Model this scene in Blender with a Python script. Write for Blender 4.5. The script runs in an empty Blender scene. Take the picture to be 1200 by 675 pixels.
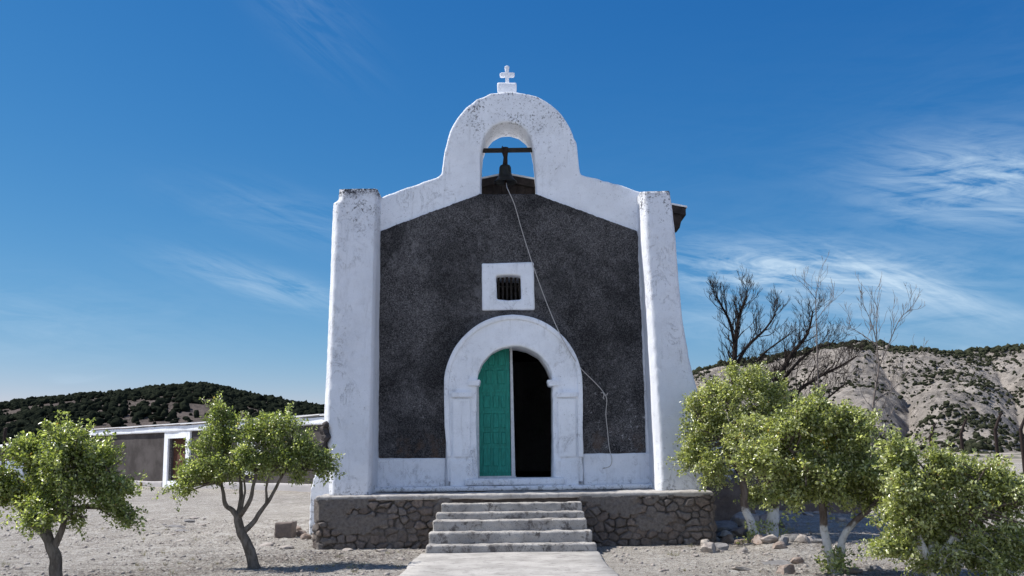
import bpy, bmesh, math, random
import numpy as np
from mathutils import Vector, Matrix, Euler, noise as mnoise

random.seed(11)
RNG = np.random.default_rng(11)
R = math.radians
scene = bpy.context.scene
COL = scene.collection

# ------------------------------------------------------------------ camera
EYE = Vector((0.0, 0.0, 1.6))
F = 1200.0                                   # focal length in photo pixels (photo 1200 x 675)
cam_d = bpy.data.cameras.new('camera'); cam = bpy.data.objects.new('camera', cam_d); COL.objects.link(cam)
cam_d.sensor_width = 36.0; cam_d.lens = 36.0; cam_d.clip_start = 0.1; cam_d.clip_end = 9000
CM = (Matrix.Rotation(R(90 + 9.25), 3, 'X') @ Matrix.Rotation(R(-0.75), 3, 'Z'))
cam.matrix_world = Matrix.Translation(EYE) @ CM.to_4x4()
scene.camera = cam

# ------------------------------------------------------------------ sky and sun
SUN_DIR = Vector((-1.0, 0.17, 1.30)).normalized()      # towards the sun
SUN_EL = math.asin(SUN_DIR.z); SUN_AZ = math.atan2(SUN_DIR.x, SUN_DIR.y)
world = bpy.data.worlds.new('World'); scene.world = world; world.use_nodes = True
SKY_STRENGTH = 0.13
SUN_STRENGTH = 4.6
scene.view_settings.view_transform = 'Standard'
scene.view_settings.look = 'None'
scene.view_settings.gamma = 1.0
scene.view_settings.exposure = 0.55
scene.view_settings.use_curve_mapping = False
scene.render.engine = 'CYCLES'
scene.render.resolution_x = 1024; scene.render.resolution_y = 576

sd = bpy.data.lights.new('sun', 'SUN'); sd.energy = SUN_STRENGTH; sd.angle = R(0.5); sd.color = (1.0, 0.955, 0.89)
sun = bpy.data.objects.new('sun', sd); COL.objects.link(sun)
sun.rotation_euler = (-SUN_DIR).to_track_quat('-Z', 'Y').to_euler()
sun.location = (-20, 0, 40)

def build_world():
    nt = world.node_tree; N = nt.nodes; L = nt.links; N.clear()
    out = N.new('ShaderNodeOutputWorld'); bg = N.new('ShaderNodeBackground'); bg.inputs['Strength'].default_value = SKY_STRENGTH
    sky = N.new('ShaderNodeTexSky'); sky.sky_type = 'NISHITA'; sky.sun_disc = False
    sky.sun_elevation = SUN_EL; sky.sun_rotation = SUN_AZ; sky.altitude = 1400
    sky.air_density = 1.0; sky.dust_density = 0.25; sky.ozone_density = 4.0
    L.new(bg.outputs[0], out.inputs[0])
    tc = N.new('ShaderNodeTexCoord')
    sep = N.new('ShaderNodeSeparateXYZ'); L.new(tc.outputs['Generated'], sep.inputs[0])
    def mth(op, a, b=None, c=None, clamp=False):
        n = N.new('ShaderNodeMath'); n.operation = op; n.use_clamp = clamp
        for i, v in enumerate((a, b, c)):
            if v is None: continue
            if isinstance(v, (int, float)): n.inputs[i].default_value = v
            else: L.new(v, n.inputs[i])
        return n.outputs[0]
    az = mth('ARCTAN2', sep.outputs[0], sep.outputs[1])
    el = mth('ARCSINE', sep.outputs[2])
    def noise(vec, scale, detail=6, rough=.6, dist=0.0):
        n = N.new('ShaderNodeTexNoise'); n.inputs['Scale'].default_value = scale; n.inputs['Detail'].default_value = detail
        n.inputs['Roughness'].default_value = rough; n.inputs['Distortion'].default_value = dist; L.new(vec, n.inputs['Vector']); return n.outputs['Fac']
    def vec(a, b, c=0.0):
        n = N.new('ShaderNodeCombineXYZ')
        for i, v in enumerate((a, b, c)):
            if isinstance(v, (int, float)): n.inputs[i].default_value = v
            else: L.new(v, n.inputs[i])
        return n.outputs[0]
    total = None
    # thin cirrus banks: azimuth, elevation, half widths, tilt, density, seed
    banks = [(.45, .232, .085, .034, -.10, 1.0, 1.0), (.27, .165, .12, .024, -.10, 1.25, 5.0), (.37, .150, .07, .012, -.42, 1.2, 8.0), (.42, .083, .012, .006, -.1, 1.3, 9.0), (.30, .120, .16, .018, -.05, .5, 10.0),
             (-.235, .162, .075, .014, -.22, .50, 11.0), (-.20, .225, .09, .02, -.18, .16, 14.0), (-.40, .075, .025, .008, .25, .3, 17.0),
             (-.21, .425, .05, .035, -.6, .10, 23.0), (-.55, .12, .2, .03, 0.0, .2, 27.0), (1.5, .3, .7, .12, .1, .5, 30.0), (2.9, .3, .6, .1, .1, .5, 33.0)]
    for (a0, e0, wa, we, tilt, dens, seed) in banks:
        da = mth('SUBTRACT', az, a0); de = mth('SUBTRACT', el, e0)
        de2 = mth('SUBTRACT', de, mth('MULTIPLY', da, tilt))
        g = mth('ADD', mth('POWER', mth('ABSOLUTE', mth('DIVIDE', da, wa)), 2.0), mth('POWER', mth('ABSOLUTE', mth('DIVIDE', de2, we)), 2.0))
        g = mth('EXPONENT', mth('MULTIPLY', g, -.9))
        v1 = vec(mth('MULTIPLY', da, 6.0), mth('MULTIPLY', de2, 30.0), seed)
        n1 = noise(v1, 1.6, 9, .68, 1.1)
        v2 = vec(mth('MULTIPLY', da, 3.0), mth('MULTIPLY', mth('ADD', de2, mth('MULTIPLY', da, .25)), 60.0), seed + 50)
        n2 = noise(v2, 1.0, 6, .6, .6)
        n3 = mth('MULTIPLY', mth('SUBTRACT', mth('ADD', mth('MULTIPLY', n1, .65), mth('MULTIPLY', n2, .35)), .42), 4.2, clamp=True)
        c = mth('MULTIPLY', mth('MULTIPLY', g, n3), dens)
        total = c if total is None else mth('ADD', total, c, clamp=True)
    total = mth('MULTIPLY', mth('POWER', total, .85), .95, clamp=True)
    # clear dry desert air seen through a polariser: deeper blue, per channel response
    K = .19
    sc = N.new('ShaderNodeSeparateColor'); L.new(sky.outputs[0], sc.inputs[0]); cc = N.new('ShaderNodeCombineColor')
    for i, (a_, g_) in enumerate(((.60, 2.0), (.46, 1.05), (.563, .60))):
        L.new(mth('MULTIPLY', mth('POWER', mth('MULTIPLY', sc.outputs[i], K), g_), a_/K), cc.inputs[i])
    # unseen bright cloud field, added behind the viewer to light the shaded front
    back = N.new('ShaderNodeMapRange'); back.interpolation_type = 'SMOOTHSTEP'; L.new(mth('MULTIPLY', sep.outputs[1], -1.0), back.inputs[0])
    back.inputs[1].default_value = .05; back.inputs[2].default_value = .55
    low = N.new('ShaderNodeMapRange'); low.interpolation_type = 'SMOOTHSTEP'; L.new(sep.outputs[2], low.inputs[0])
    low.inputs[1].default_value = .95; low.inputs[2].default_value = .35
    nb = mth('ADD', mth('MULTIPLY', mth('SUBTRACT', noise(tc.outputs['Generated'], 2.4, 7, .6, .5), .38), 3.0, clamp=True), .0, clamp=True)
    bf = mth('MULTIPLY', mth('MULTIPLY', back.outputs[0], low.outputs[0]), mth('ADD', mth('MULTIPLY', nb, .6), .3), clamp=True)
    mix = N.new('ShaderNodeMix'); mix.data_type = 'RGBA'
    L.new(total, mix.inputs[0]); L.new(cc.outputs[0], mix.inputs[6]); mix.inputs[7].default_value = (3.0, 3.9, 4.8, 1)
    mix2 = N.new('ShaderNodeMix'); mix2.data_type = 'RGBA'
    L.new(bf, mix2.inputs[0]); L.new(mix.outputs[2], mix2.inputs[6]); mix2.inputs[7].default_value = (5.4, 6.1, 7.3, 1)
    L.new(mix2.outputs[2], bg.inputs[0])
build_world()

# ------------------------------------------------------------------ helpers
def P(px, py, Y):
    """world point seen at a photo pixel, on the upright plane at distance Y"""
    d = CM @ Vector(((px - 600) / F, (337.5 - py) / F, -1.0))
    return EYE + d * (Y / d.y)
def G(px, py, z=0.0):
    """world point seen at a photo pixel on level ground of height z"""
    d = CM @ Vector(((px - 600) / F, (337.5 - py) / F, -1.0))
    return EYE + d * ((z - EYE.z) / d.z)

def tag(o, label=None, cat=None, group=None, kind=None):
    if label: o['label'] = label
    if cat: o['category'] = cat
    if group: o['group'] = group
    if kind: o['kind'] = kind
    return o
def thing(name, label, cat, loc=(0, 0, 0), group=None):
    o = bpy.data.objects.new(name, None); COL.objects.link(o); o.location = loc
    o.empty_display_size = .3
    bpy.context.view_layer.update()
    return tag(o, label, cat, group)
def link(name, me, mat=None, parent=None, smooth=False):
    o = bpy.data.objects.new(name, me); COL.objects.link(o)
    if mat is not None:
        me.materials.clear(); me.materials.append(mat)
    if smooth:
        me.polygons.foreach_set('use_smooth', [True] * len(me.polygons))
    if parent is not None:
        o.parent = parent
        # vertices are written in world coordinates: take the parent's place off again
        loc = Vector((0, 0, 0)); p = parent
        while p is not None:
            loc += p.location; p = p.parent
        o.location = -loc
    return o
def mesh_np(name, verts, faces):
    """faces: (n,k) array"""
    me = bpy.data.meshes.new(name)
    verts = np.asarray(verts, dtype=np.float32); faces = np.asarray(faces, dtype=np.int32)
    k = faces.shape[1]
    me.vertices.add(len(verts)); me.vertices.foreach_set('co', verts.ravel())
    me.loops.add(faces.size); me.loops.foreach_set('vertex_index', faces.ravel())
    me.polygons.add(len(faces)); me.polygons.foreach_set('loop_start', np.arange(0, faces.size, k, dtype=np.int32))
    me.polygons.foreach_set('loop_total', np.full(len(faces), k, dtype=np.int32))
    me.update(calc_edges=True); me.validate()
    return me
def bm_mesh(name, bm):
    bmesh.ops.recalc_face_normals(bm, faces=bm.faces)
    me = bpy.data.meshes.new(name); bm.to_mesh(me); bm.free(); return me
def box_bm(x0, x1, y0, y1, z0, z1, bm=None):
    bm = bm or bmesh.new()
    vs = [bm.verts.new(p) for p in ((x0,y0,z0),(x1,y0,z0),(x1,y1,z0),(x0,y1,z0),(x0,y0,z1),(x1,y0,z1),(x1,y1,z1),(x0,y1,z1))]
    for f in ((3,2,1,0),(4,5,6,7),(0,1,5,4),(1,2,6,5),(2,3,7,6),(3,0,4,7)): bm.faces.new([vs[i] for i in f])
    return bm
def hull8(front, back, bm=None):
    """solid between two quads (4 points each, same order)"""
    bm = bm or bmesh.new()
    a = [bm.verts.new(p) for p in front]; b = [bm.verts.new(p) for p in back]; n = len(a)
    bm.faces.new(a); bm.faces.new(b[::-1])
    for i in range(n): bm.faces.new((a[i], b[i], b[(i+1) % n], a[(i+1) % n]))
    return bm

# ---- vectorised value noise
_perm = np.random.default_rng(3).random((256, 256)).astype(np.float64)
def vnoise(x, y):
    xi = np.floor(x).astype(int); yi = np.floor(y).astype(int); fx = x - xi; fy = y - yi
    fx = fx*fx*(3-2*fx); fy = fy*fy*(3-2*fy)
    g = lambda a, b: _perm[a % 256, b % 256]
    return (g(xi,yi)*(1-fx)+g(xi+1,yi)*fx)*(1-fy) + (g(xi,yi+1)*(1-fx)+g(xi+1,yi+1)*fx)*fy
def fbm(x, y, oct=5, rough=.5):
    s = 0; a = 1; t = 0
    for i in range(oct):
        s = s + a*(vnoise(x*2**i + 17.3*i, y*2**i + 9.1*i) - .5); t += a; a *= rough
    return s / t
def sstep(a, b, x):
    t = np.clip((x-a)/(b-a), 0, 1); return t*t*(3-2*t)

def rough_solid(name, bm_or_me, voxel, amp, freq, mat, parent, amp2=0.0, freq2=9.0, chip=0.0, seed=0.0):
    """remesh a solid finely and wobble its surface, as hand plastered work is"""
    me = bm_mesh(name, bm_or_me) if isinstance(bm_or_me, bmesh.types.BMesh) else bm_or_me
    t = bpy.data.objects.new('tmp', me); COL.objects.link(t)
    m = t.modifiers.new('r', 'REMESH'); m.mode = 'VOXEL'; m.voxel_size = voxel; m.adaptivity = 0
    s = t.modifiers.new('s', 'SMOOTH'); s.iterations = 1; s.factor = .35
    dg = bpy.context.evaluated_depsgraph_get(); dg.update()
    me2 = bpy.data.meshes.new_from_object(t.evaluated_get(dg)); COL.objects.unlink(t); bpy.data.objects.remove(t)
    n = len(me2.vertices)
    co = np.empty(n*3, dtype=np.float32); me2.vertices.foreach_get('co', co); co = co.reshape(-1, 3)
    no = np.empty(n*3, dtype=np.float32); me2.vertices.foreach_get('normal', no); no = no.reshape(-1, 3)
    d = np.empty(n)
    for i in range(n):
        v = Vector(co[i]) + Vector((seed, seed*1.3, 0))
        d[i] = amp * mnoise.noise(v * freq)
        if amp2: d[i] += amp2 * mnoise.noise(v * freq2)
        if chip:
            c = mnoise.noise(v * 3.3) ; 
            if c > .28: d[i] -= chip * min(1, (c - .28) * 5)
    co = co + no * d[:, None]
    me2.vertices.foreach_set('co', co.astype(np.float32).ravel()); me2.update(); me2.name = name
    return link(name, me2, mat, parent, smooth=True)

def curve_solid(outer, holes, y0, y1, name='tmp', bev=0.0):
    """polygon with holes in the XZ plane, extruded from y0 to y1 -> mesh in world coordinates"""
    cd = bpy.data.curves.new(name, 'CURVE'); cd.dimensions = '2D'; cd.fill_mode = 'BOTH'; cd.extrude = abs(y1-y0)/2-bev
    if bev: cd.bevel_depth = bev; cd.bevel_resolution = 1; cd.offset = -bev
    for loop in [outer] + list(holes):
        sp = cd.splines.new('POLY'); sp.points.add(len(loop)-1); sp.use_cyclic_u = True
        for i, (x, z) in enumerate(loop): sp.points[i].co = (x, z, 0, 1)
    t = bpy.data.objects.new('tmp', cd); COL.objects.link(t)
    dg = bpy.context.evaluated_depsgraph_get(); dg.update()
    me = bpy.data.meshes.new_from_object(t.evaluated_get(dg)); COL.objects.unlink(t); bpy.data.objects.remove(t)
    me.transform(Matrix.Translation((0, (y0+y1)/2, 0)) @ Matrix.Rotation(R(90), 4, 'X'))
    bm = bmesh.new(); bm.from_mesh(me); bmesh.ops.remove_doubles(bm, verts=bm.verts, dist=1e-4)
    bmesh.ops.recalc_face_normals(bm, faces=bm.faces); bm.to_mesh(me); bm.free()
    return me
def pxloop(pts, Y):
    return [(P(x, y, Y).x, P(x, y, Y).z) for x, y in pts]
def jitter(loop, step=.12, amp=.012):
    out = []
    for i in range(len(loop)):
        a = Vector(loop[i]); b = Vector(loop[(i+1) % len(loop)]); n = max(1, int((b-a).length/step))
        for k in range(n):
            p = a.lerp(b, k/n); out.append((p.x + random.uniform(-amp, amp), p.y + random.uniform(-amp, amp)))
    return out
def smooth_pts(pts, n=6):
    """open Catmull-Rom through points (tuples of any size)"""
    p = [Vector(q) for q in pts]; out = []
    for i in range(len(p)-1):
        a = p[max(i-1, 0)]; b = p[i]; c = p[i+1]; d = p[min(i+2, len(p)-1)]
        for k in range(n):
            t = k/n
            out.append(.5*((2*b) + (c-a)*t + (2*a-5*b+4*c-d)*t*t + (3*b-a-3*c+d)*t**3))
    out.append(p[-1]); return out
def tube_arr(pts, rad, seg=8):
    """tapered tube along points, returns verts, quads"""
    V = []; Q = []
    prev = None
    for i, p in enumerate(pts):
        a = pts[max(i-1, 0)]; b = pts[min(i+1, len(pts)-1)]
        t = (b-a).normalized() if (b-a).length > 1e-9 else Vector((0,0,1))
        if prev is None:
            u = t.orthogonal().normalized()
        else:
            u = (prev - t*prev.dot(t)); u = u.normalized() if u.length > 1e-6 else t.orthogonal().normalized()
        prev = u; w = t.cross(u)
        for k in range(seg):
            an = 2*math.pi*k/seg; V.append(p + (u*math.cos(an)+w*math.sin(an))*rad[i])
    for i in range(len(pts)-1):
        for k in range(seg):
            k2 = (k+1) % seg
            Q.append((i*seg+k, i*seg+k2, (i+1)*seg+k2, (i+1)*seg+k))
    return V, Q
class MB:
    def __init__(s): s.V = []; s.Q = []
    def tube(s, pts, rad, seg=8):
        if isinstance(rad, (int, float)): rad = [rad]*len(pts)
        o = len(s.V); V, Q = tube_arr([Vector(p) for p in pts], rad, seg); s.V += V; s.Q += [tuple(i+o for i in q) for q in Q]
    def mesh(s, name): return mesh_np(name, [tuple(v) for v in s.V], s.Q)

# ------------------------------------------------------------------ materials
class MatB:
    def __init__(s, name, rough=.9, spec=.2):
        s.m = bpy.data.materials.new(name); s.m.use_nodes = True; s.nt = s.m.node_tree; s.N = s.nt.nodes; s.L = s.nt.links
        s.b = s.N['Principled BSDF']; s.b.inputs['Roughness'].default_value = rough; s.b.inputs['Specular IOR Level'].default_value = spec
        g = s.N.new('ShaderNodeNewGeometry'); s.pos = g.outputs['Position']
    def noise(s, scale, detail=5, rough=.6, dist=0, vec=None, off=0):
        n = s.N.new('ShaderNodeTexNoise'); n.inputs['Scale'].default_value = scale; n.inputs['Detail'].default_value = detail
        n.inputs['Roughness'].default_value = rough; n.inputs['Distortion'].default_value = dist
        v = vec or s.pos
        if off:
            a = s.N.new('ShaderNodeVectorMath'); a.operation = 'ADD'; a.inputs[1].default_value = (off, off*.7, off*1.3); s.L.new(v, a.inputs[0]); v = a.outputs[0]
        s.L.new(v, n.inputs['Vector']); return n.outputs['Fac']
    def scaled(s, sx, sy, sz):
        a = s.N.new('ShaderNodeVectorMath'); a.operation = 'MULTIPLY'; a.inputs[1].default_value = (sx, sy, sz); s.L.new(s.pos, a.inputs[0]); return a.outputs[0]
    def ramp(s, fac, lo, hi, a=0.0, b=1.0):
        n = s.N.new('ShaderNodeMapRange'); n.interpolation_type = 'SMOOTHSTEP'
        s.L.new(fac, n.inputs[0]); n.inputs[1].default_value = lo; n.inputs[2].default_value = hi; n.inputs[3].default_value = a; n.inputs[4].default_value = b
        return n.outputs[0]
    def math(s, op, a, b=None, clamp=False):
        n = s.N.new('ShaderNodeMath'); n.operation = op; n.use_clamp = clamp
        for i, v in enumerate((a, b)):
            if v is None: continue
            if isinstance(v, (int, float)): n.inputs[i].default_value = v
            else: s.L.new(v, n.inputs[i])
        return n.outputs[0]
    def mix(s, fac, a, b, mode='MIX'):
        n = s.N.new('ShaderNodeMix'); n.data_type = 'RGBA'; n.blend_type = mode
        for idx, v in ((0, fac), (6, a), (7, b)):
            if isinstance(v, (int, float)): n.inputs[idx].default_value = v
            elif isinstance(v, tuple): n.inputs[idx].default_value = (*v, 1)
            else: s.L.new(v, n.inputs[idx])
        return n.outputs[2]
    def z(s, comp=2):
        n = s.N.new('ShaderNodeSeparateXYZ'); s.L.new(s.pos, n.inputs[0]); return n.outputs[comp]
    def voronoi(s, scale, feature='F1', vec=None, rand=1.0):
        n = s.N.new('ShaderNodeTexVoronoi'); n.feature = feature; n.inputs['Scale'].default_value = scale; n.inputs['Randomness'].default_value = rand
        s.L.new(vec or s.pos, n.inputs['Vector']); return n.outputs
    def attr(s, name):
        n = s.N.new('ShaderNodeAttribute'); n.attribute_name = name; return n.outputs
    def color(s, c):
        if isinstance(c, tuple): s.b.inputs['Base Color'].default_value = (*c, 1)
        else: s.L.new(c, s.b.inputs['Base Color'])
    def bump(s, h, strength=.5, dist=.02):
        n = s.N.new('ShaderNodeBump'); n.inputs['Strength'].default_value = strength; n.inputs['Distance'].default_value = dist
        s.L.new(h, n.inputs['Height']); s.L.new(n.outputs[0], s.b.inputs['Normal'])

def whitewash(name, base=(.84,.865,.91), grime=.5, zg=None, zlow=None, peel=0.0, zedge=None):
    m = MatB(name, .9, .15)
    big = m.noise(.9, 6, .7); c = m.mix(m.ramp(big, .38, .64), base, tuple(v*.90 for v in base)); c = m.mix(m.ramp(m.noise(4.5, 7, .75, off=44), .50, .74, 0, .30), c, (.42,.43,.46)); c = m.mix(m.ramp(m.noise(75, 3, .8, off=54), .58, .68, 0, .35), c, (.38,.39,.41))
    streak = m.noise(2.6, 7, .75, 0, m.scaled(3.6, 3.6, .30)); c = m.mix(m.ramp(streak, .54, .72, 0, .38), c, (.44,.45,.47))
    spk = m.noise(17, 7, .82); reg = m.noise(1.3, 3, .6, off=7)
    f = m.math('MULTIPLY', m.ramp(spk, .58, .66), m.ramp(reg, .44, .62, .22, 1.0))
    c = m.mix(m.math('MULTIPLY', f, grime), c, (.13,.13,.135))
    cr = m.noise(3.0, 6, .72, 1.0, m.scaled(1, 1, .6), off=3)
    crk = m.math('MULTIPLY', m.ramp(m.math('ABSOLUTE', m.math('SUBTRACT', cr, .5)), 0, .010, 1, 0), m.ramp(m.noise(1.1, 3, .6, off=12), .50, .60))
    c = m.mix(m.math('MULTIPLY', crk, .55), c, (.25,.24,.24))
    if zg is not None:      # mould that grows on the exposed top of the masonry, running down in streaks
        run = m.noise(2.4, 4, .7, 0, m.scaled(2.5, 2.5, .35), off=5)
        top = m.ramp(m.math('ADD', m.z(), m.math('MULTIPLY', run, 2.2)), zg+.85, zg+1.7)
        mm = m.math('MULTIPLY', top, m.ramp(m.math('ADD', m.noise(20, 7, .80, 0, off=9), m.math('MULTIPLY', m.noise(2.6, 4, .7, off=39), .35)), .715, .775))
        c = m.mix(m.math('MULTIPLY', mm, .88), c, (.055,.055,.06))
    if zedge is not None:   # black weathering right along the top edge
        e = m.ramp(m.math('ADD', m.z(), m.math('MULTIPLY', m.noise(6, 6, .75, off=77), .42)), zedge-.02, zedge+.16)
        c = m.mix(m.math('MULTIPLY', e, m.ramp(m.noise(24, 5, .75, off=79), .40, .54)), c, (.035,.035,.04))
    if zlow is not None:    # splash stains along the foot
        low = m.ramp(m.math('ADD', m.z(), m.math('MULTIPLY', m.noise(4, 4, .7, off=15), .35)), zlow, zlow+.45, 1, 0)
        mm = m.math('MULTIPLY', low, m.ramp(m.noise(11, 6, .75, off=19), .5, .62))
        c = m.mix(m.math('MULTIPLY', mm, .8), c, (.10,.10,.105))
    if peel:
        pl = m.ramp(m.noise(8, 6, .7, off=29), .5-peel*.15, .56-peel*.15); c = m.mix(pl, c, (.13,.125,.13))
    m.color(c)
    h = m.math('ADD', m.math('MULTIPLY', m.noise(70, 4, .75), .55), m.math('MULTIPLY', m.noise(5, 7, .72), .5))
    h = m.math('SUBTRACT', h, m.math('MULTIPLY', crk, .4))
    m.bump(h, .6, .03); return m.m

M = {}
M['white'] = whitewash('whitewash', zlow=.7, grime=.8)
M['white_house'] = whitewash('whitewash_house', (.42,.40,.40), zlow=.0, grime=.6)
M['white_bell'] = whitewash('whitewash_gable', (.87,.90,.95), zg=7.9, grime=.95)
M['white_clean'] = whitewash('whitewash_clean', (.88,.91,.96), grime=.7)
M['white_buttress'] = whitewash('whitewash_buttress', (.76,.785,.835), zg=5.9, zedge=P(420, 220, 19.4).z-.02, zlow=1.0, grime=.5)
M['white_low'] = whitewash('whitewash_dado', zlow=1.0, grime=.5)
M['white_peel'] = whitewash('whitewash_peeling', grime=.9, peel=.55)

def m_stucco():
    m = MatB('dark_roughcast', .95, .15)
    n1 = m.noise(1.4, 6, .65); n2 = m.noise(70, 4, .75); n3 = m.noise(14, 5, .7, off=4)
    c = m.mix(m.ramp(n1, .36, .66), (.060,.058,.059), (.115,.112,.113))
    c = m.mix(m.ramp(n3, .46, .62, 0, .6), c, (.15,.145,.145))
    c = m.mix(m.ramp(n2, .42, .60, .55, 0), c, (.012,.012,.013))
    gr_ = m.noise(38, 5, .85, off=22); c = m.mix(m.ramp(gr_, .50, .60, 0, .7), c, (.19,.185,.185)); c = m.mix(m.ramp(gr_, .50, .42, 0, .8), c, (.018,.018,.019))
    v = m.noise(60, 3, .8, off=2); c = m.mix(m.math('MULTIPLY', m.ramp(v, .62, .67), .8), c, (.42,.41,.41))
    sc_ = m.math('MULTIPLY', m.ramp(m.noise(1.0, 4, .6, off=61), .52, .66), m.ramp(m.noise(7, 7, .8, 0, m.scaled(1, 1, .5), off=63), .48, .62)); c = m.mix(m.math('MULTIPLY', sc_, .55), c, (.24,.235,.235))
    # flecks of lime where the skin has flaked, right of the door and near the foot
    sx = m.ramp(m.z(0), .9, 1.5); lo = m.ramp(m.z(), 2.2, 3.4, 1, .0)
    reg = m.math('MULTIPLY', m.math('ADD', m.math('MULTIPLY', sx, .7), .35), m.math('ADD', lo, .22))
    fl = m.ramp(m.noise(15, 7, .84, off=31), .58, .63)
    c = m.mix(m.math('MULTIPLY', m.math('MULTIPLY', fl, reg), .8, clamp=True), c, (.45,.44,.45))
    bg_ = m.ramp(m.noise(.85, 7, .72, .4, off=91), .38, .62); c = m.mix(.75, c, m.mix(bg_, (.45,.45,.47), (1.5,1.48,1.5)), 'MULTIPLY')
    wr = m.ramp(m.math('ABSOLUTE', m.math('SUBTRACT', m.z(), 4.62)), .0, 1.0, 1, 0); wr2 = m.ramp(m.math('ABSOLUTE', m.math('ADD', m.z(0), .12)), .3, 1.25, 1, 0)
    c = m.mix(m.math('MULTIPLY', m.math('MULTIPLY', wr, wr2), m.ramp(m.noise(3.5, 7, .78, off=95), .42, .62, 0, .75)), c, (.21,.205,.21))
    br = m.math('MULTIPLY', m.ramp(m.noise(3.3, 4, .6, off=41), .5, .64), m.ramp(m.z(), 1.5, 2.3, .7, 0)); c = m.mix(br, c, (.13,.085,.06))
    m.color(c); m.bump(m.math('ADD', n2, m.math('MULTIPLY', n3, .8)), 1.0, .03); return m.m
M['stucco'] = m_stucco()
def m_house_wall():
    m = MatB('grey_brown_render', .95, .1); n = m.noise(.8, 6, .65)
    c = m.mix(m.ramp(n, .35, .65), (.055,.049,.048), (.10,.090,.088)); c = m.mix(m.ramp(m.noise(20, 4, .7), .5, .7, 0, .5), c, (.05,.045,.045))
    m.color(c); m.bump(m.noise(25, 4, .7), .6, .03); return m.m
M['house_wall'] = m_house_wall()
def m_stone():
    m = MatB('rubble_stone', .92, .15); a = m.attr('tint')['Color']
    n = m.noise(18, 6, .7); c = m.mix(m.ramp(n, .35, .7, 0, .75), a, (.09,.08,.075)); c = m.mix(m.ramp(m.noise(50, 4, .7), .55, .7, 0, .4), c, (.30,.27,.25))
    m.color(c); m.bump(m.math('ADD', n, m.noise(70, 4, .7)), .8, .03); return m.m
M['stone'] = m_stone()
def m_conc(name, c0, c1, dirt=.6, bump=.5):
    m = MatB(name, .9, .2); n = m.noise(1.6, 6, .62)
    c = m.mix(m.ramp(n, .35, .65), c0, c1)
    c = m.mix(m.math('MULTIPLY', m.ramp(m.noise(6, 6, .75, .4, off=3), .50, .64), dirt), c, (.11,.10,.095))
    c = m.mix(m.math('MULTIPLY', m.ramp(m.noise(55, 3, .7, off=6), .58, .68), dirt), c, (.10,.095,.09))
    m.color(c); m.bump(m.math('ADD', m.noise(40, 4, .7), m.noise(7, 5, .6)), bump, .02); return m.m
M['concrete'] = m_conc('old_concrete', (.45,.43,.405), (.30,.285,.27), .95, .8)
M['path'] = m_conc('path_concrete', (.33,.315,.295), (.45,.43,.405), .42, .6)
M['cap'] = m_conc('platform_cement', (.45,.43,.41), (.33,.31,.29), .5)
def m_ground():
    m = MatB('dry_gravel_ground', .97, .1)
    n = m.noise(.35, 6, .6); c = m.mix(m.ramp(n, .35, .66), (.25,.225,.195), (.37,.34,.30))
    c = m.mix(m.ramp(m.noise(1.1, 7, .75, .3, off=4), .45, .62, 0, .75), c, (.17,.145,.125))
    c = m.mix(m.ramp(m.noise(9, 5, .75, off=8), .48, .64, 0, .7), c, (.40,.375,.35))
    c = m.mix(m.ramp(m.noise(22, 6, .85, off=8), .50, .58, 0, .85), c, (.085,.075,.066))
    c = m.mix(m.ramp(m.noise(3.2, 6, .8, .5, off=88), .53, .60, 0, .6), c, (.45,.43,.40))
    c = m.mix(m.ramp(m.noise(60, 3, .8, off=18), .55, .60, 0, .95), c, (.66,.64,.59))
    far = m.ramp(m.z(1), 45, 160); c = m.mix(far, c, m.mix(m.ramp(m.noise(.09, 6, .7), .44, .58), (.36,.32,.28), (.12,.12,.09)))
    m.color(c); m.bump(m.math('ADD', m.math('MULTIPLY', m.noise(30, 6, .8), .8), m.math('MULTIPLY', m.noise(6, 5, .7), 1.2)), .9, .05); return m.m
M['ground'] = m_ground()
def m_rock(name, a, b):
    m = MatB(name, .9, .2); n = m.noise(7, 6, .7); c = m.mix(m.ramp(n, .35, .65), a, b); c = m.mix(m.ramp(m.noise(40, 4, .75), .52, .68, 0, .6), c, tuple(v*.45 for v in a))
    m.color(c); m.bump(m.math('ADD', n, m.noise(45, 4, .7)), .7, .02); return m.m
M['rock_pale'] = m_rock('pale_rock', (.42,.385,.35), (.30,.26,.235))
M['rock_brown'] = m_rock('brown_rock', (.24,.18,.145), (.33,.28,.25))
M['rock_grey'] = m_rock('grey_rock', (.26,.25,.245), (.17,.165,.165))
M['rock_dark'] = m_rock('dark_rock', (.05,.045,.045), (.09,.08,.078))
M['adobe'] = m_rock('adobe_block', (.19,.155,.135), (.14,.115,.105))
def m_hill(name, dark, light, sc):
    m = MatB(name, 1.0, .0)
    n = m.noise(.022*sc, 8, .68); c = m.mix(m.ramp(n, .38, .62), light, tuple(v*.68 for v in light))
    st = m.noise(.05*sc, 7, .72, .5, m.scaled(1, 1, 2.6), off=70); c = m.mix(m.ramp(st, .52, .62, 0, .55), c, dark)
    n2 = m.noise(.22*sc, 5, .75, off=60); c = m.mix(m.ramp(n2, .545, .62, 0, .75), c, dark)
    c = m.mix(m.ramp(m.noise(.35*sc, 5, .7, off=160), .57, .64, 0, .7), c, tuple(min(1, v*1.35) for v in light))
    m.color(c); m.bump(m.math('ADD', m.noise(.12*sc, 8, .75), m.math('MULTIPLY', m.noise(.5*sc, 6, .7), .4)), .8, 2.4); return m.m
M['hill_right'] = m_hill('dry_hillside', (.085,.078,.070), (.30,.272,.245), 1.0)
M['hill_left'] = m_hill('wooded_hillside', (.04,.038,.034), (.135,.115,.105), 1.3)
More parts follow.
